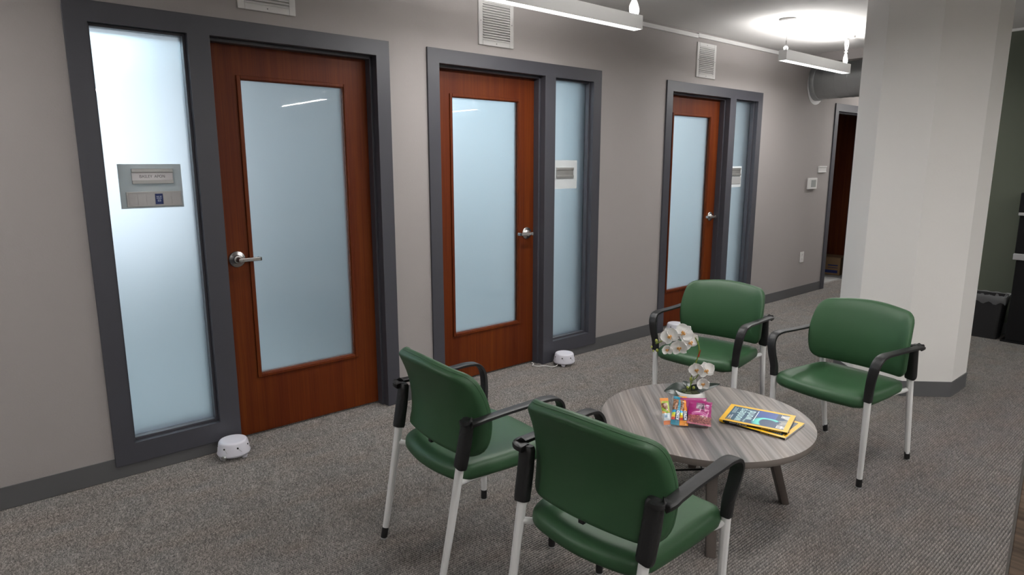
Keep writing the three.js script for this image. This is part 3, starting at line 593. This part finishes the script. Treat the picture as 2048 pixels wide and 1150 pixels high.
// ───────────────────────── magazines ─────────────────────────
const coverTop = canvasTex(1024, 1310, (c, w, h) => {
  c.fillStyle = '#f4bd16'; c.fillRect(0, 0, w, h);
  const m = 92, iw = w - 2 * m, ih = h - 2 * m;
  c.save(); c.beginPath(); c.rect(m, m, iw, ih); c.clip();
  c.fillStyle = '#123d63'; c.fillRect(m, m, iw, ih);
  // night sky with green aurora arcs over pale rocks
  for (let k = 0; k < 60; k++) { c.strokeStyle = `rgba(${60 + k},${190 + k},${190 + k * 0.6},0.09)`; c.lineWidth = 90 - k; c.beginPath(); c.moveTo(m + 30, m + 560 + k * 2); c.bezierCurveTo(m + 330, m + 420 + k * 2, m + 560, m + 700, m + 360 + k, h - m - 170); c.stroke(); }
  c.fillStyle = 'rgba(25,80,185,0.6)'; c.fillRect(m + iw * 0.55, m + ih * 0.45, iw * 0.45, ih * 0.35);
  c.fillStyle = 'rgba(40,110,120,0.35)'; c.fillRect(m, m, iw, ih * 0.36);
  for (let k = 0; k < 160; k++) { c.fillStyle = `rgba(220,235,255,${0.2 + rnd() * 0.6})`; c.fillRect(m + rnd() * iw, m + rnd() * ih, 2.5, 2.5); }
  for (let k = 0; k < 26; k++) { const x = m + iw * (0.02 + 0.86 * rnd()), y = m + ih * (0.86 + 0.1 * rnd()), g = 130 + rnd() * 90; c.fillStyle = `rgb(${g},${g},${g * 0.98})`; c.beginPath(); c.moveTo(x - 60, h - m); c.lineTo(x - 18, y); c.lineTo(x + 26, y - 30); c.lineTo(x + 70, h - m); c.fill(); }
  c.fillStyle = '#f2f2f2'; c.fillRect(m + 30, h - m - 150, 150, 110);
  c.fillStyle = '#555'; for (let k = 0; k < 24; k++) c.fillRect(m + 42 + k * 5.4, h - m - 140, 2.4, 66);
  c.restore();
  c.fillStyle = '#ffffff'; c.font = '34px serif';
  c.strokeStyle = '#f4bd16'; c.lineWidth = 10; c.strokeRect(m + 26, m + 28, 50, 70);
  c.font = 'bold 36px sans-serif'; c.fillText('NATIONAL', m + 96, m + 58); c.fillText('GEOGRAPHIC', m + 96, m + 98);
  c.fillStyle = '#cfe6ea'; c.fillRect(m + 430, m + 40, 360, 8); c.fillRect(m + 430, m + 66, 300, 8); c.fillRect(m + 430, m + 92, 330, 8);
  c.fillStyle = '#bfe3e4'; c.font = 'bold 216px sans-serif'; c.save(); c.translate(m + 24, m + 290); c.scale(0.86, 1); c.fillText('wonders', 0, 0); c.restore();
  c.font = 'bold 54px sans-serif'; c.fillText('of the', m + 30, m + 370);
  c.font = 'bold 216px sans-serif'; c.save(); c.translate(m + 190, m + 470); c.scale(0.94, 1); c.fillText('world', 0, 0); c.restore();
  c.fillStyle = '#e8f4f4'; c.fillRect(m + 180, m + 510, 600, 14);
  c.fillStyle = '#f4f4f4'; c.font = '30px sans-serif'; for (let k = 0; k < 3; k++) c.fillRect(w - m - 210, h - m - 150 + k * 26, 170 - k * 30, 9);
});
const coverLow = canvasTex(512, 655, (c, w, h) => { c.fillStyle = '#f4bd16'; c.fillRect(0, 0, w, h); c.fillStyle = '#16324a'; c.fillRect(46, 46, w - 92, h - 92); c.fillStyle = '#f4f2ea'; for (let k = 0; k < 5; k++) c.fillRect(70, h - 150 + k * 18, 200 - k * 20, 8); c.fillStyle = '#1a1a1a'; c.fillRect(60, h - 38, 120, 14); });
const spine = words => canvasTex(1024, 40, (c, w, h) => { c.fillStyle = '#101010'; c.fillRect(0, 0, w, h); c.fillStyle = '#f4bd16'; c.fillRect(0, 0, 60, h); c.fillStyle = '#e6b62a'; c.font = 'bold 26px sans-serif'; c.textBaseline = 'middle'; c.fillText('NATIONAL GEOGRAPHIC', 640, h / 2); c.fillStyle = '#e8e8e8'; c.fillText(words, 160, h / 2); });
function magazine(A, dirAngle, y0, th, cover, words, label) {            // A: top-left corner; local +x runs from the head down the spine
  const Lm = 0.275, Wm = 0.214;
  const m = thing('magazine', label, 'magazine', [A[0], y0, A[1]], dirAngle, 'magazines on the coffee table');
  obj('pages', [bx(0.001, Lm - 0.001, 0.0006, th - 0.0006, -Wm + 0.001, -0.001)], std(new THREE.Color(0.62, 0.61, 0.60), 0.8), m);
  const g = new THREE.PlaneGeometry(Wm, Lm, 12, 2); g.rotateX(-Math.PI / 2); g.rotateY(Math.PI / 2);   // text reads across the short side
  g.translate(Lm / 2, th, -Wm / 2);
  obj('cover', [g], phys(0xffffff, 0.34, { map: cover, clearcoat: 0.18, clearcoatRoughness: 0.08, side: THREE.DoubleSide }), m);
  const b = new THREE.PlaneGeometry(Lm, th - 0.0004); b.translate(Lm / 2, th / 2, 0.0004);
  obj('spine', [b], phys(0xffffff, 0.3, { map: spine(words), side: THREE.DoubleSide }), m);
  obj('back_cover', [bx(0, Lm, 0, 0.0006, -Wm, 0)], std(new THREE.Color(0.02, 0.02, 0.02), 0.4), m);
}
magazine([2.112, -1.944], 0.095, TH, 0.0085, coverLow, '', 'yellow bordered magazine lying under another one on the table');
magazine([2.112, -1.928], 0.300, TH + 0.0088, 0.0095, coverTop, 'wonders of the world', 'yellow bordered magazine with a blue night sky cover, on top');

// ───────────────────────── snack tray ─────────────────────────
const E1 = V3(0.750, 0, -0.661), E2 = V3(-0.661, 0, -0.750), TO = V3(1.980, TH, -1.715);
{
  const t = thing('acrylic_tray', 'clear acrylic tray full of snack packets on the coffee table', 'tray', [TO.x, TO.y, TO.z], Math.atan2(0.661, 0.750));
  const w = 0.197, d = 0.115, h = 0.050, k = 0.0028;
  obj('base', [bx(0, w, 0.0002, k, -d, 0)], M.clear, t);
  obj('front_wall', [bx(0, w, k, h, -k, 0)], M.clear, t); obj('back_wall', [bx(0, w, k, h, -d, -d + k)], M.clear, t);
  obj('side_wall', [bx(0, k, k, h, -d + k, -k)], M.clear, t); obj('side_wall', [bx(w - k, w, k, h, -d + k, -k)], M.clear, t);
}
function packetGeo(w, h, t, crimp = 0.09, seedK = 1) {            // pillow pack with flat crimped ends
  const nx = 14, ny = 24, pos = [], uv = [], idx = [], N = (nx + 1) * (ny + 1);
  for (const s of [1, -1]) for (let j = 0; j <= ny; j++) for (let i = 0; i <= nx; i++) {
    const u = i / nx, v = j / ny, ex = Math.pow(Math.max(0, 1 - Math.pow(Math.abs(2 * u - 1), 3)), 0.6), vv = Math.max(0, Math.min(1, (Math.min(v, 1 - v) - crimp * 0.6) / 0.16)), sm = vv * vv * (3 - 2 * vv);
    const wr = (nA(u * 6 + seedK * 5.3, v * 7 + seedK * 2.1) - 0.5) * 0.30 * t * (0.3 + sm) * ex, pinch = 1 - 0.05 * sm;
    const rip = sm < 0.05 ? Math.sin(v * 400) * 0.0003 : 0;
    pos.push((u - 0.5) * w * pinch, v * h, s * (0.0005 + ex * sm * t / 2 + (ex > 0 ? wr : 0)) + rip); uv.push(s > 0 ? u : 1 - u, v);
  }
  for (let s = 0; s < 2; s++) for (let j = 0; j < ny; j++) for (let i = 0; i < nx; i++) { const a = s * N + j * (nx + 1) + i, b = a + 1, c = a + nx + 1, d = c + 1; s ? idx.push(a, d, b, a, c, d) : idx.push(a, b, d, a, d, c); }
  const g = new THREE.BufferGeometry(); g.setAttribute('position', new THREE.Float32BufferAttribute(pos, 3)); g.setAttribute('uv', new THREE.Float32BufferAttribute(uv, 2)); g.setIndex(idx); g.computeVertexNormals();
  return g.toNonIndexed();
}
function nuts(c, x, y, w, h, n) { c.fillStyle = '#5a3a28'; c.fillRect(x, y, w, h); for (let k = 0; k < n; k++) { const g = rnd(); c.fillStyle = `rgb(${90 + g * 120},${55 + g * 95},${35 + g * 70})`; c.beginPath(); c.ellipse(x + rnd() * w, y + rnd() * h, 6 + rnd() * 12, 5 + rnd() * 8, rnd() * 3, 0, 7); c.fill(); } }
function barTex(main, accent, stripeAt) {
  return canvasTex(160, 640, (c, w, h) => {
    c.fillStyle = main; c.fillRect(0, 0, w, h);
    nuts(c, 0, 70, w * 0.62, 250, 120); c.fillStyle = accent; c.fillRect(w * 0.62, 70, w * 0.38, 250);
    c.fillStyle = '#17315a'; c.fillRect(0, 330, w, 210);
    ['#1fa0dc', '#b9d432', '#f2c21c', '#e23c2a'].forEach((k, i) => { c.fillStyle = k; c.fillRect(0, 330 + i * 52, w * 0.42, 52); });
    c.save(); c.translate(w * 0.93, 535); c.rotate(-Math.PI / 2); c.fillStyle = '#ffffff'; c.font = 'bold 84px sans-serif'; c.fillText('KIND', 4, 0); c.restore();
    c.fillStyle = main; c.fillRect(0, 540, w, 100);
  });
}
const pinkTex = canvasTex(420, 520, (c, w, h) => {
  c.fillStyle = '#9a1069'; c.fillRect(0, 0, w, h);
  for (let k = 0; k < 130; k++) { c.fillStyle = `rgba(${170 + rnd() * 40},${20 + rnd() * 40},${115 + rnd() * 50},0.5)`; c.fillRect(rnd() * w, rnd() * h * 0.64, 14, 5); }
  c.fillStyle = '#4b2440'; c.fillRect(w * 0.33, 62, w * 0.36, 140); c.strokeStyle = '#d9c4d4'; c.lineWidth = 4; c.strokeRect(w * 0.35, 70, w * 0.32, 124);
  c.fillStyle = '#c9b3c0'; for (let k = 0; k < 5; k++) c.fillRect(w * 0.38, 84 + k * 21, w * 0.26 * (0.7 + 0.3 * ((k * 3) % 4) / 3), 9);
  c.fillStyle = '#cdb7d0'; c.beginPath(); c.ellipse(w * 0.82, 96, 34, 17, 0, 0, 7); c.fill(); c.fillStyle = '#e6a9d2'; c.fillRect(w * 0.76, 128, 52, 8); c.fillRect(w * 0.78, 144, 38, 8);
  c.strokeStyle = '#e79bcd'; c.lineWidth = 9; for (let k = 0; k < 3; k++) { c.beginPath(); c.arc(w * 0.5, 470 + k * 24, 220, Math.PI * 1.27, Math.PI * 1.73); c.stroke(); }
  nuts(c, 0, h * 0.66, w, h * 0.30, 150); c.fillStyle = 'rgba(190,60,110,0.35)'; c.fillRect(0, h * 0.66, w, h * 0.34); c.fillStyle = '#b8536f'; c.fillRect(0, h * 0.95, w, h * 0.05);
});
const greenTex = canvasTex(160, 560, (c, w, h) => {
  c.fillStyle = '#e2a35a'; c.fillRect(0, 0, w, h); c.fillStyle = '#e9964a'; c.fillRect(0, 0, w, 66); c.fillStyle = '#a9bf4a'; c.beginPath(); c.moveTo(w, 70); c.lineTo(w, 300); c.lineTo(0, 160); c.lineTo(30, 70); c.fill();
  nuts(c, 10, 120, 110, 160, 60); c.fillStyle = '#8fae3a'; c.beginPath(); c.moveTo(0, 190); c.lineTo(w, 330); c.lineTo(w, 380); c.lineTo(0, 260); c.fill(); c.fillStyle = '#ccd6dc'; c.fillRect(0, 330, w, 150); c.fillStyle = '#8aa9c4'; c.fillRect(20, 360, 70, 60); c.fillStyle = '#d97a42'; c.fillRect(0, 480, w, 80);
});
const redTex = canvasTex(128, 256, (c, w, h) => { c.fillStyle = '#d8371c'; c.fillRect(0, 0, w, h); c.fillStyle = '#ee7a20'; c.fillRect(0, 0, w * 0.4, h); nuts(c, 20, 120, 90, 110, 40); });
const wrap = map => phys(0xffffff, 0.34, { map, clearcoat: 0.35, clearcoatRoughness: 0.12 });
function packet(name, label, cat, geo, mat, a, b, lean, yaw, roll, y = 0.0045) {
  const o = obj(name, [geo], mat); tag(o, label, cat, 'snacks in the clear tray');
  const e1 = E1.clone().applyAxisAngle(V3(0, 1, 0), yaw), e2 = E2.clone().applyAxisAngle(V3(0, 1, 0), yaw);
  const up = V3(0, Math.cos(lean), 0).addScaledVector(e2, Math.sin(lean)), n = new THREE.Vector3().crossVectors(e1, up);
  const m = new THREE.Matrix4().makeBasis(e1, up, n).multiply(new THREE.Matrix4().makeRotationZ(roll));
  m.setPosition(TO.clone().addScaledVector(E1, a).addScaledVector(E2, b).add(V3(0, y, 0)));
  m.decompose(o.position, o.quaternion, o.scale);
  return o;
}
packet('snack_bar', 'snack bar in orange, green and white wrapper in the tray corner', 'snack bar', packetGeo(0.036, 0.128, 0.010, 0.1, 1), wrap(greenTex), 0.020, 0.012, 0.85, 0, 0.10);
packet('snack_bar', 'snack bar in teal wrapper with a rainbow label, leaning in the tray', 'snack bar', packetGeo(0.036, 0.138, 0.013, 0.1, 2), wrap(barTex('#0d7f9c', '#0d7f9c')), 0.046, 0.006, 0.85, 0, -0.16, 0.008);
packet('snack_bar', 'snack bar in orange wrapper with a rainbow label, standing in the tray', 'snack bar', packetGeo(0.036, 0.140, 0.013, 0.1, 3), wrap(barTex('#ee9410', '#e8890e')), 0.084, 0.007, 0.85, 0, -0.02, 0.006);
packet('snack_packet', 'red and orange snack packet sticking out behind the orange bar', 'snack packet', packetGeo(0.046, 0.120, 0.007, 0.1, 4), wrap(redTex), 0.080, 0.036, 0.72, 0, -0.12);
packet('snack_packet', 'magenta snack packet at the back of the tray', 'snack packet', packetGeo(0.112, 0.114, 0.012, 0.08, 5), wrap(pinkTex), 0.136, 0.036, 0.62, 0, 0.04);
packet('snack_packet', 'magenta snack packet in front, showing nut clusters', 'snack packet', packetGeo(0.100, 0.116, 0.014, 0.08, 6), wrap(pinkTex), 0.146, 0.006, 0.85, 0, -0.13, 0.014);

// ───────────────────────── orchid ─────────────────────────
{
  const base = V3(1.930, TH, -1.930);
  const t = thing('potted_orchid', 'white artificial orchid with orange lips in a low white pot on the table', 'plant', [base.x, base.y, base.z]);
  const view = V3(0.743, 0, 0.643).normalize(), right = V3(0.654, 0, -0.756).normalize(), up = V3(0, 1, 0);
  const L = (x, y, z) => V3(x, y, z).sub(base);
  const potM = phys(new THREE.Color(0.78, 0.77, 0.76), 0.25, { clearcoat: 0.4 });
  const pot = obj('pot', [lathe([[0.0001, 0], [0.050, 0], [0.064, 0.014], [0.073, 0.038], [0.074, 0.062], [0.069, 0.086], [0.063, 0.100], [0.058, 0.100], [0.057, 0.088], [0.0001, 0.088]], 48).translate(0.014, 0, -0.016)], potM, t);
  const mossM = std(new THREE.Color(0.06, 0.07, 0.035), 0.95);
  const moss = []; for (let k = 0; k < 46; k++) { const a = rnd() * 6.28, r = Math.sqrt(rnd()) * 0.046; const g = new THREE.IcosahedronGeometry(0.007 + rnd() * 0.008, 1); g.scale(1, 0.7, 1); g.translate(Math.cos(a) * r + 0.014, 0.092 + rnd() * 0.006, Math.sin(a) * r - 0.016); moss.push(g); }
  const ms = obj('moss', moss, mossM, pot); ms.userData.kind = 'stuff';
  const stemM = std(new THREE.Color(0.16, 0.22, 0.03), 0.5), budM = std(new THREE.Color(0.36, 0.40, 0.08), 0.5);
  const stem = [[1.949, 0.505, -1.943], [1.951, 0.545, -1.944], [1.955, 0.610, -1.947], [1.966, 0.660, -1.954], [1.974, 0.705, -1.959], [1.972, 0.745, -1.957], [1.950, 0.785, -1.945], [1.915, 0.800, -1.920], [1.880, 0.785, -1.896], [1.850, 0.757, -1.876], [1.820, 0.735, -1.853]].map(p => L(...p));
  const st = obj('stem', [tube(stem, 0.0029, 90, 10)], stemM, t);
  obj('stem_tip', [cyl(L(1.974, 0.690, -1.958), L(1.981, 0.722, -1.962), 0.0042, 0.0015, 10)], std(new THREE.Color(0.35, 0.03, 0.01), 0.5), st);
  obj('stem', [tube([[1.953, 0.575, -1.945], [1.965, 0.585, -1.952], [1.977, 0.605, -1.960], [1.988, 0.628, -1.966]].map(p => L(...p)), 0.0019, 24, 8), tube([[1.962, 0.592, -1.950], [1.958, 0.568, -1.944], [1.951, 0.548, -1.938], [1.946, 0.520, -1.930], [1.957, 0.505, -1.930]].map(p => L(...p)), 0.0017, 30, 8)], stemM, t);
  for (const [x, y, z, r] of [[1.824, 0.750, -1.852, 0.0078], [1.828, 0.706, -1.855, 0.0072], [1.806, 0.720, -1.843, 0.0052], [1.813, 0.702, -1.847, 0.0046], [1.955, 0.586, -1.938, 0.0076], [1.946, 0.546, -1.930, 0.0062], [1.968, 0.547, -1.944, 0.0072], [1.950, 0.512, -1.928, 0.0032]]) {
    const g = new THREE.SphereGeometry(r, 14, 10); g.scale(0.85, 1.1, 0.85); obj('bud', [g], budM, t).position.copy(L(x, y, z));
  }
  // leaves
  const leafM = phys(new THREE.Color(0.030, 0.043, 0.036), 0.32);
  function leaf(a, b, wd, sag, nUp) {
    const dir = b.clone().sub(a), side = new THREE.Vector3().crossVectors(nUp, dir).normalize(), n = 26, m = 8, pos = [], idx = [], uv = [];
    for (const s of [0, 1]) for (let i = 0; i <= n; i++) for (let j = 0; j <= m; j++) {
      const u = i / n, v = j / m * 2 - 1, w = wd * Math.pow(Math.sin(Math.PI * Math.pow(u, 0.8)), 0.75) * (1 - 0.25 * u) + 0.004 * (1 - u);
      const p = a.clone().addScaledVector(dir, u).addScaledVector(side, v * w).addScaledVector(nUp, sag * Math.sin(Math.PI * u) + 0.010 * v * v * (1 - u) - 0.003 * Math.exp(-((v * 5) ** 2)) + 0.0012 * Math.cos(v * 14) - s * 0.0016);
      pos.push(p.x, p.y, p.z); uv.push(u, v);
    }
    const K = (n + 1) * (m + 1);
    for (let s = 0; s < 2; s++) for (let i = 0; i < n; i++) for (let j = 0; j < m; j++) { const q = s * K + i * (m + 1) + j, r = q + m + 1; s ? idx.push(q, r, r + 1, q, r + 1, q + 1) : idx.push(q, r + 1, r, q, q + 1, r + 1); }
    const g = new THREE.BufferGeometry(); g.setAttribute('position', new THREE.Float32BufferAttribute(pos, 3)); g.setAttribute('uv', new THREE.Float32BufferAttribute(uv, 2)); g.setIndex(idx); g.computeVertexNormals();
    return g.toNonIndexed();
  }
  const lUp = up.clone().addScaledVector(view, 0.55).normalize();
  obj('leaf', [leaf(L(1.945, 0.515, -1.938), L(1.862, 0.520, -1.872), 0.044, 0.018, lUp)], leafM, t);
  obj('leaf', [leaf(L(1.950, 0.515, -1.945), L(2.056, 0.572, -2.015), 0.022, 0.008, lUp)], leafM, t);
  obj('leaf', [leaf(L(1.945, 0.515, -1.950), L(1.870, 0.540, -2.010), 0.022, 0.010, up)], leafM, t);
  obj('leaf', [leaf(L(1.950, 0.520, -1.940), L(1.975, 0.560, -1.965), 0.014, 0.004, lUp)], leafM, t);
  // blossoms: three narrow sepals, two broad petals and an orange lip
  const petM = phys(new THREE.Color(0.96, 0.95, 0.935), 0.8, { transmission: 0.22, thickness: 0 }), lipM = std(new THREE.Color(0.72, 0.36, 0.10), 0.5), throatM = std(new THREE.Color(0.78, 0.56, 0.36), 0.6);
  function petalGeo(len, wd, cup) {
    const n = 14, m = 10, pos = [], idx = [], uv = [], K = (n + 1) * (m + 1);
    for (const s of [0, 1]) for (let i = 0; i <= n; i++) for (let j = 0; j <= m; j++) {
      const u = i / n, v = j / m * 2 - 1, w = wd * Math.pow(Math.sin(Math.PI * Math.min(1, 0.05 + 0.95 * Math.pow(u, 0.80))), 0.46), y = u * len;
      const e = cup * (u * u - 0.2 * u) + 0.10 * wd * v * v * (0.3 + u) * Math.sign(cup) - 0.12 * len * Math.sin(Math.PI * u) * 0.5 + 0.0012 * Math.sin(v * 5 + u * 6);
      pos.push(v * w, y * (1 - 0.06 * v * v), e - s * 0.0008); uv.push(u, v);
    }
    for (let s = 0; s < 2; s++) for (let i = 0; i < n; i++) for (let j = 0; j < m; j++) { const q = s * K + i * (m + 1) + j, r = q + m + 1; s ? idx.push(q, r, r + 1, q, r + 1, q + 1) : idx.push(q, r + 1, r, q, q + 1, r + 1); }
    const g = new THREE.BufferGeometry(); g.setAttribute('position', new THREE.Float32BufferAttribute(pos, 3)); g.setAttribute('uv', new THREE.Float32BufferAttribute(uv, 2)); g.setIndex(idx); g.computeVertexNormals();
    return g.toNonIndexed();
  }
  const broad = petalGeo(0.048, 0.030, 0.006), narrow = petalGeo(0.045, 0.0195, 0.004), small = petalGeo(0.030, 0.014, 0.014);
  function blossom(p, size, face, roll, closed = 0) {
    const b = new THREE.Group(); b.name = 'blossom'; t.add(b); b.position.copy(L(...p));
    const z = view.clone().multiplyScalar(face[0]).addScaledVector(right, face[1]).addScaledVector(up, face[2]).normalize(), x = new THREE.Vector3().crossVectors(up, z).normalize(), y = new THREE.Vector3().crossVectors(z, x);
    b.quaternion.setFromRotationMatrix(new THREE.Matrix4().makeBasis(x, y, z)); b.rotateZ(roll); b.scale.setScalar(size);
    const tilt = -0.15 + closed;
    for (const a of [0, 2.3, -2.3]) { const q = obj('petal', [narrow], petM, b); q.rotation.set(0, 0, a); q.rotateX(tilt); }
    for (const a of [1.25, -1.25]) { const q = obj('petal', [broad], petM, b); q.rotation.set(0, 0, a); q.rotateX(tilt + 0.06); q.position.z = 0.002; }
    const lip = obj('lip', [new THREE.SphereGeometry(0.006, 14, 10).scale(1, 1.2, 0.9).translate(0, -0.003, 0.008), cyl(V3(0, -0.006, 0.006), V3(0, -0.017, 0.012), 0.004, 0.0016, 10), new THREE.SphereGeometry(0.0055, 12, 8).scale(0.55, 1.2, 0.8).translate(-0.008, -0.003, 0.006), new THREE.SphereGeometry(0.0055, 12, 8).scale(0.55, 1.2, 0.8).translate(0.008, -0.003, 0.006)], lipM, b);
    obj('column_tip', [new THREE.SphereGeometry(0.0042, 12, 8).translate(0, 0.003, 0.009)], throatM, lip);
  }
  const F = (x, y, z, d = 0) => { const q = V3(x, y, z).addScaledVector(view, d); return [q.x, q.y, q.z]; };
  blossom(F(1.862, 0.782, -1.884, 0.030), 0.90, [1, -0.55, 0.10], 0.55);
  blossom(F(1.913, 0.800, -1.918, 0.024), 0.92, [1, -0.30, 0.22], -0.75);
  blossom(F(1.937, 0.757, -1.936, 0.014), 0.92, [1, 0.15, -0.05], 0.45);
  blossom(F(1.896, 0.735, -1.908, 0.036), 0.88, [1, -0.45, -0.12], 0.2, 0.28);
  blossom(F(1.857, 0.719, -1.880, 0.022), 0.64, [1, -0.20, -0.10], 0.1, 0.62);
  blossom(F(1.966, 0.636, -1.953, 0.020), 0.78, [1, -0.45, -0.05], 0.3, 0.30);
  blossom(F(2.001, 0.634, -1.976, 0.012), 0.86, [1, -0.05, 0.12], 0.25);
  blossom(F(1.990, 0.575, -1.969, 0.024), 0.72, [1, -0.25, 0.05], 0.1, 0.55);
}

// ───────────────────────── far corner: bin and water cooler ─────────────────────────
{
  const b = thing('waste_bin', 'black waste bin with a clear liner beside the black appliance', 'bin', [1.955, 0, -6.505]);
  const ro = (w, d, r) => roundedOutline([[-w, -d], [w, -d], [w, d], [-w, d]], [r, r, r, r], 6);
  const ring = (w, d, y) => resample(ro(w, d, 0.04), 64).map(p => V3(p.x, y, p.y));
  const skin = (rs) => { const pos = [], idx = []; rs.forEach(r => r.forEach(p => pos.push(p.x, p.y, p.z))); const n = 64; for (let k = 0; k < rs.length - 1; k++) for (let i = 0; i < n; i++) { const a = k * n + i, c = k * n + (i + 1) % n; idx.push(a, c + n, c, a, a + n, c + n); } const g = new THREE.BufferGeometry(); g.setAttribute('position', new THREE.Float32BufferAttribute(pos, 3)); g.setAttribute('uv', new THREE.Float32BufferAttribute(new Float32Array(pos.length / 3 * 2), 2)); g.setIndex(idx); g.computeVertexNormals(); return toCreasedNormals(g, 0.6); };
  obj('body', [skin([ring(0.001, 0.001, 0.002), ring(0.150, 0.088, 0.0), ring(0.178, 0.110, 0.36), ring(0.184, 0.116, 0.365), ring(0.184, 0.116, 0.385), ring(0.176, 0.108, 0.385), ring(0.148, 0.086, 0.02), ring(0.001, 0.001, 0.02)])], M.blackPlastic, b);
  const wavy = (w, d, y, a) => ring(w, d, y).map((p, i) => V3(p.x * (1 + a * Math.sin(i * 2.1)), p.y + a * 0.6 * Math.sin(i * 1.3), p.z * (1 + a * Math.cos(i * 1.7))));
  obj('liner', [skin([wavy(0.168, 0.100, 0.30, 0.03), wavy(0.178, 0.110, 0.388, 0.01), wavy(0.186, 0.118, 0.394, 0.006), wavy(0.188, 0.120, 0.375, 0.01), wavy(0.190, 0.121, 0.345, 0.015), wavy(0.188, 0.119, 0.325, 0.02)])], phys(new THREE.Color(0.8, 0.8, 0.82), 0.42, { transmission: 0.9, thickness: 0, side: THREE.DoubleSide }), b);
}
{
  const c = thing('water_cooler', 'tall black appliance with two silver bands against the green wall', 'appliance', [2.141, 0, -6.40]);
  const w = 0.36, d = 0.30, satin = phys(new THREE.Color(0.006, 0.006, 0.0065), 0.5, { specularIntensity: 0.35 });
  obj('cabinet', [bx(0.03, w, 0.012, 0.722, -d, 0, 0.010), bx(0.0, w + 0.02, 0.0, 0.014, -d, 0.01, 0.003)], satin, c);
  obj('dispensing_bay', [bx(0.012, w, 0.776, 1.100, -d, -0.006, 0.008)], satin, c);
  obj('top_panel', [bx(0.0, w, 1.124, 1.292, -d, 0, 0.010)], satin, c);
  const silver = std(new THREE.Color(0.48, 0.48, 0.49), 0.4, { metalness: 0.5 });
  obj('silver_band', [bx(0.008, w, 0.722, 0.777, -d, 0.012, 0.006)], silver, c);
  obj('silver_band', [bx(0.004, w, 1.099, 1.125, -d, 0.010, 0.005)], silver, c);
  const tx = canvasTex(256, 64, (k, W_, H_) => { k.fillStyle = '#0c0c0d'; k.fillRect(0, 0, W_, H_); k.fillStyle = '#c8c8c8'; k.font = 'bold 46px sans-serif'; k.fillText('V', 8, 50); });
  const g = new THREE.PlaneGeometry(0.08, 0.02); g.translate(0.065, 1.262, 0.0006);
  obj('logo', [g], std(0xffffff, 0.4, { map: tx }), c);
}

// ───────────────────────── boxes in the store room ─────────────────────────
{
  const card = std(new THREE.Color(0.30, 0.185, 0.095), 0.85), ink = std(new THREE.Color(0.03, 0.03, 0.035), 0.8), blue = std(new THREE.Color(0.02, 0.035, 0.16), 0.8);
  const b = thing('cardboard_box', 'brown cardboard box with a blue print inside the dark doorway', 'box', [-0.30, 0, -8.84], 0.12);
  obj('carton', [bx(-0.42, 0.03, 0.002, 0.245, -0.32, 0, 0.004)], card, b);
  obj('flap', [bx(-0.42, 0.03, 0.246, 0.249, -0.159, 0, 0.001), bx(-0.42, 0.03, 0.246, 0.249, -0.32, -0.161, 0.001)], card, b);
  obj('print', [bx(-0.30, -0.22, 0.03, 0.075, 0, 0.001), bx(-0.21, 0.0, 0.03, 0.07, 0, 0.001), bx(-0.13, 0.0, 0.130, 0.145, 0, 0.001), bx(-0.13, 0.0, 0.10, 0.108, 0, 0.001)], blue, b);
  const b2 = thing('cardboard_box', 'second cardboard box half hidden at the doorway edge', 'box', [-0.10, 0, -8.98], 0.1);
  obj('carton', [bx(-0.12, 0.0, 0.002, 0.235, -0.25, 0, 0.004)], card, b2);
  obj('flap', [bx(-0.12, 0.0, 0.236, 0.239, -0.25, 0, 0.001)], card, b2);
}

{
  const c = thing('storage_cabinet', 'dark reddish brown cabinet in shade behind the cardboard boxes', 'cabinet', [-1.65, 0, -9.64]);
  obj('carcass', [bx(0, 1.48, 0, 2.35, 0, 0.38)], M.cherry, c);
  for (let k = 0; k < 3; k++) { const d = obj('cabinet_door', [bx(k * 0.4933 + 0.003, (k + 1) * 0.4933 - 0.003, 0.08, 2.33, 0.38, 0.40, 0.003)], M.cherry, c); obj('handle', [cyl(V3(k * 0.4933 + 0.44, 1.0, 0.412), V3(k * 0.4933 + 0.44, 1.14, 0.412), 0.005, 0.005, 10)], M.steel, d); }
}

// ───────────────────────── wood-panelled counter at the right ─────────────────────────
{
  const c = thing('panelled_counter', 'counter faced with brown wood planks and a grey corner trim', 'counter', [3.192, 0, -1.662]);
  obj('carcass', [bx(0.006, 1.4, 0, 1.06, -0.50, -0.016)], M.pale, c);
  obj('corner_trim', [bx(0, 0.007, 0, 1.06, -0.02, 0.002, 0.001)], std(new THREE.Color(0.20, 0.185, 0.17), 0.5), c);
  const n = 9, hgt = 1.06 / n;
  for (let k = 0; k < n; k++) obj('plank', [bx(0.0072, 1.4, k * hgt + 0.0003, (k + 1) * hgt - 0.0003, -0.016, -0.0005 - 0.0006 * (k % 3), 0.001)], M.planks[(k * 2) % 3], c);
  obj('worktop', [bx(-0.01, 1.42, 1.06, 1.085, -0.52, 0.015, 0.003)], M.planks[0], c);
}

scene.traverse(o => { if (o.isMesh) { o.castShadow = true; o.receiveShadow = true; } });
renderer.render(scene, camera);
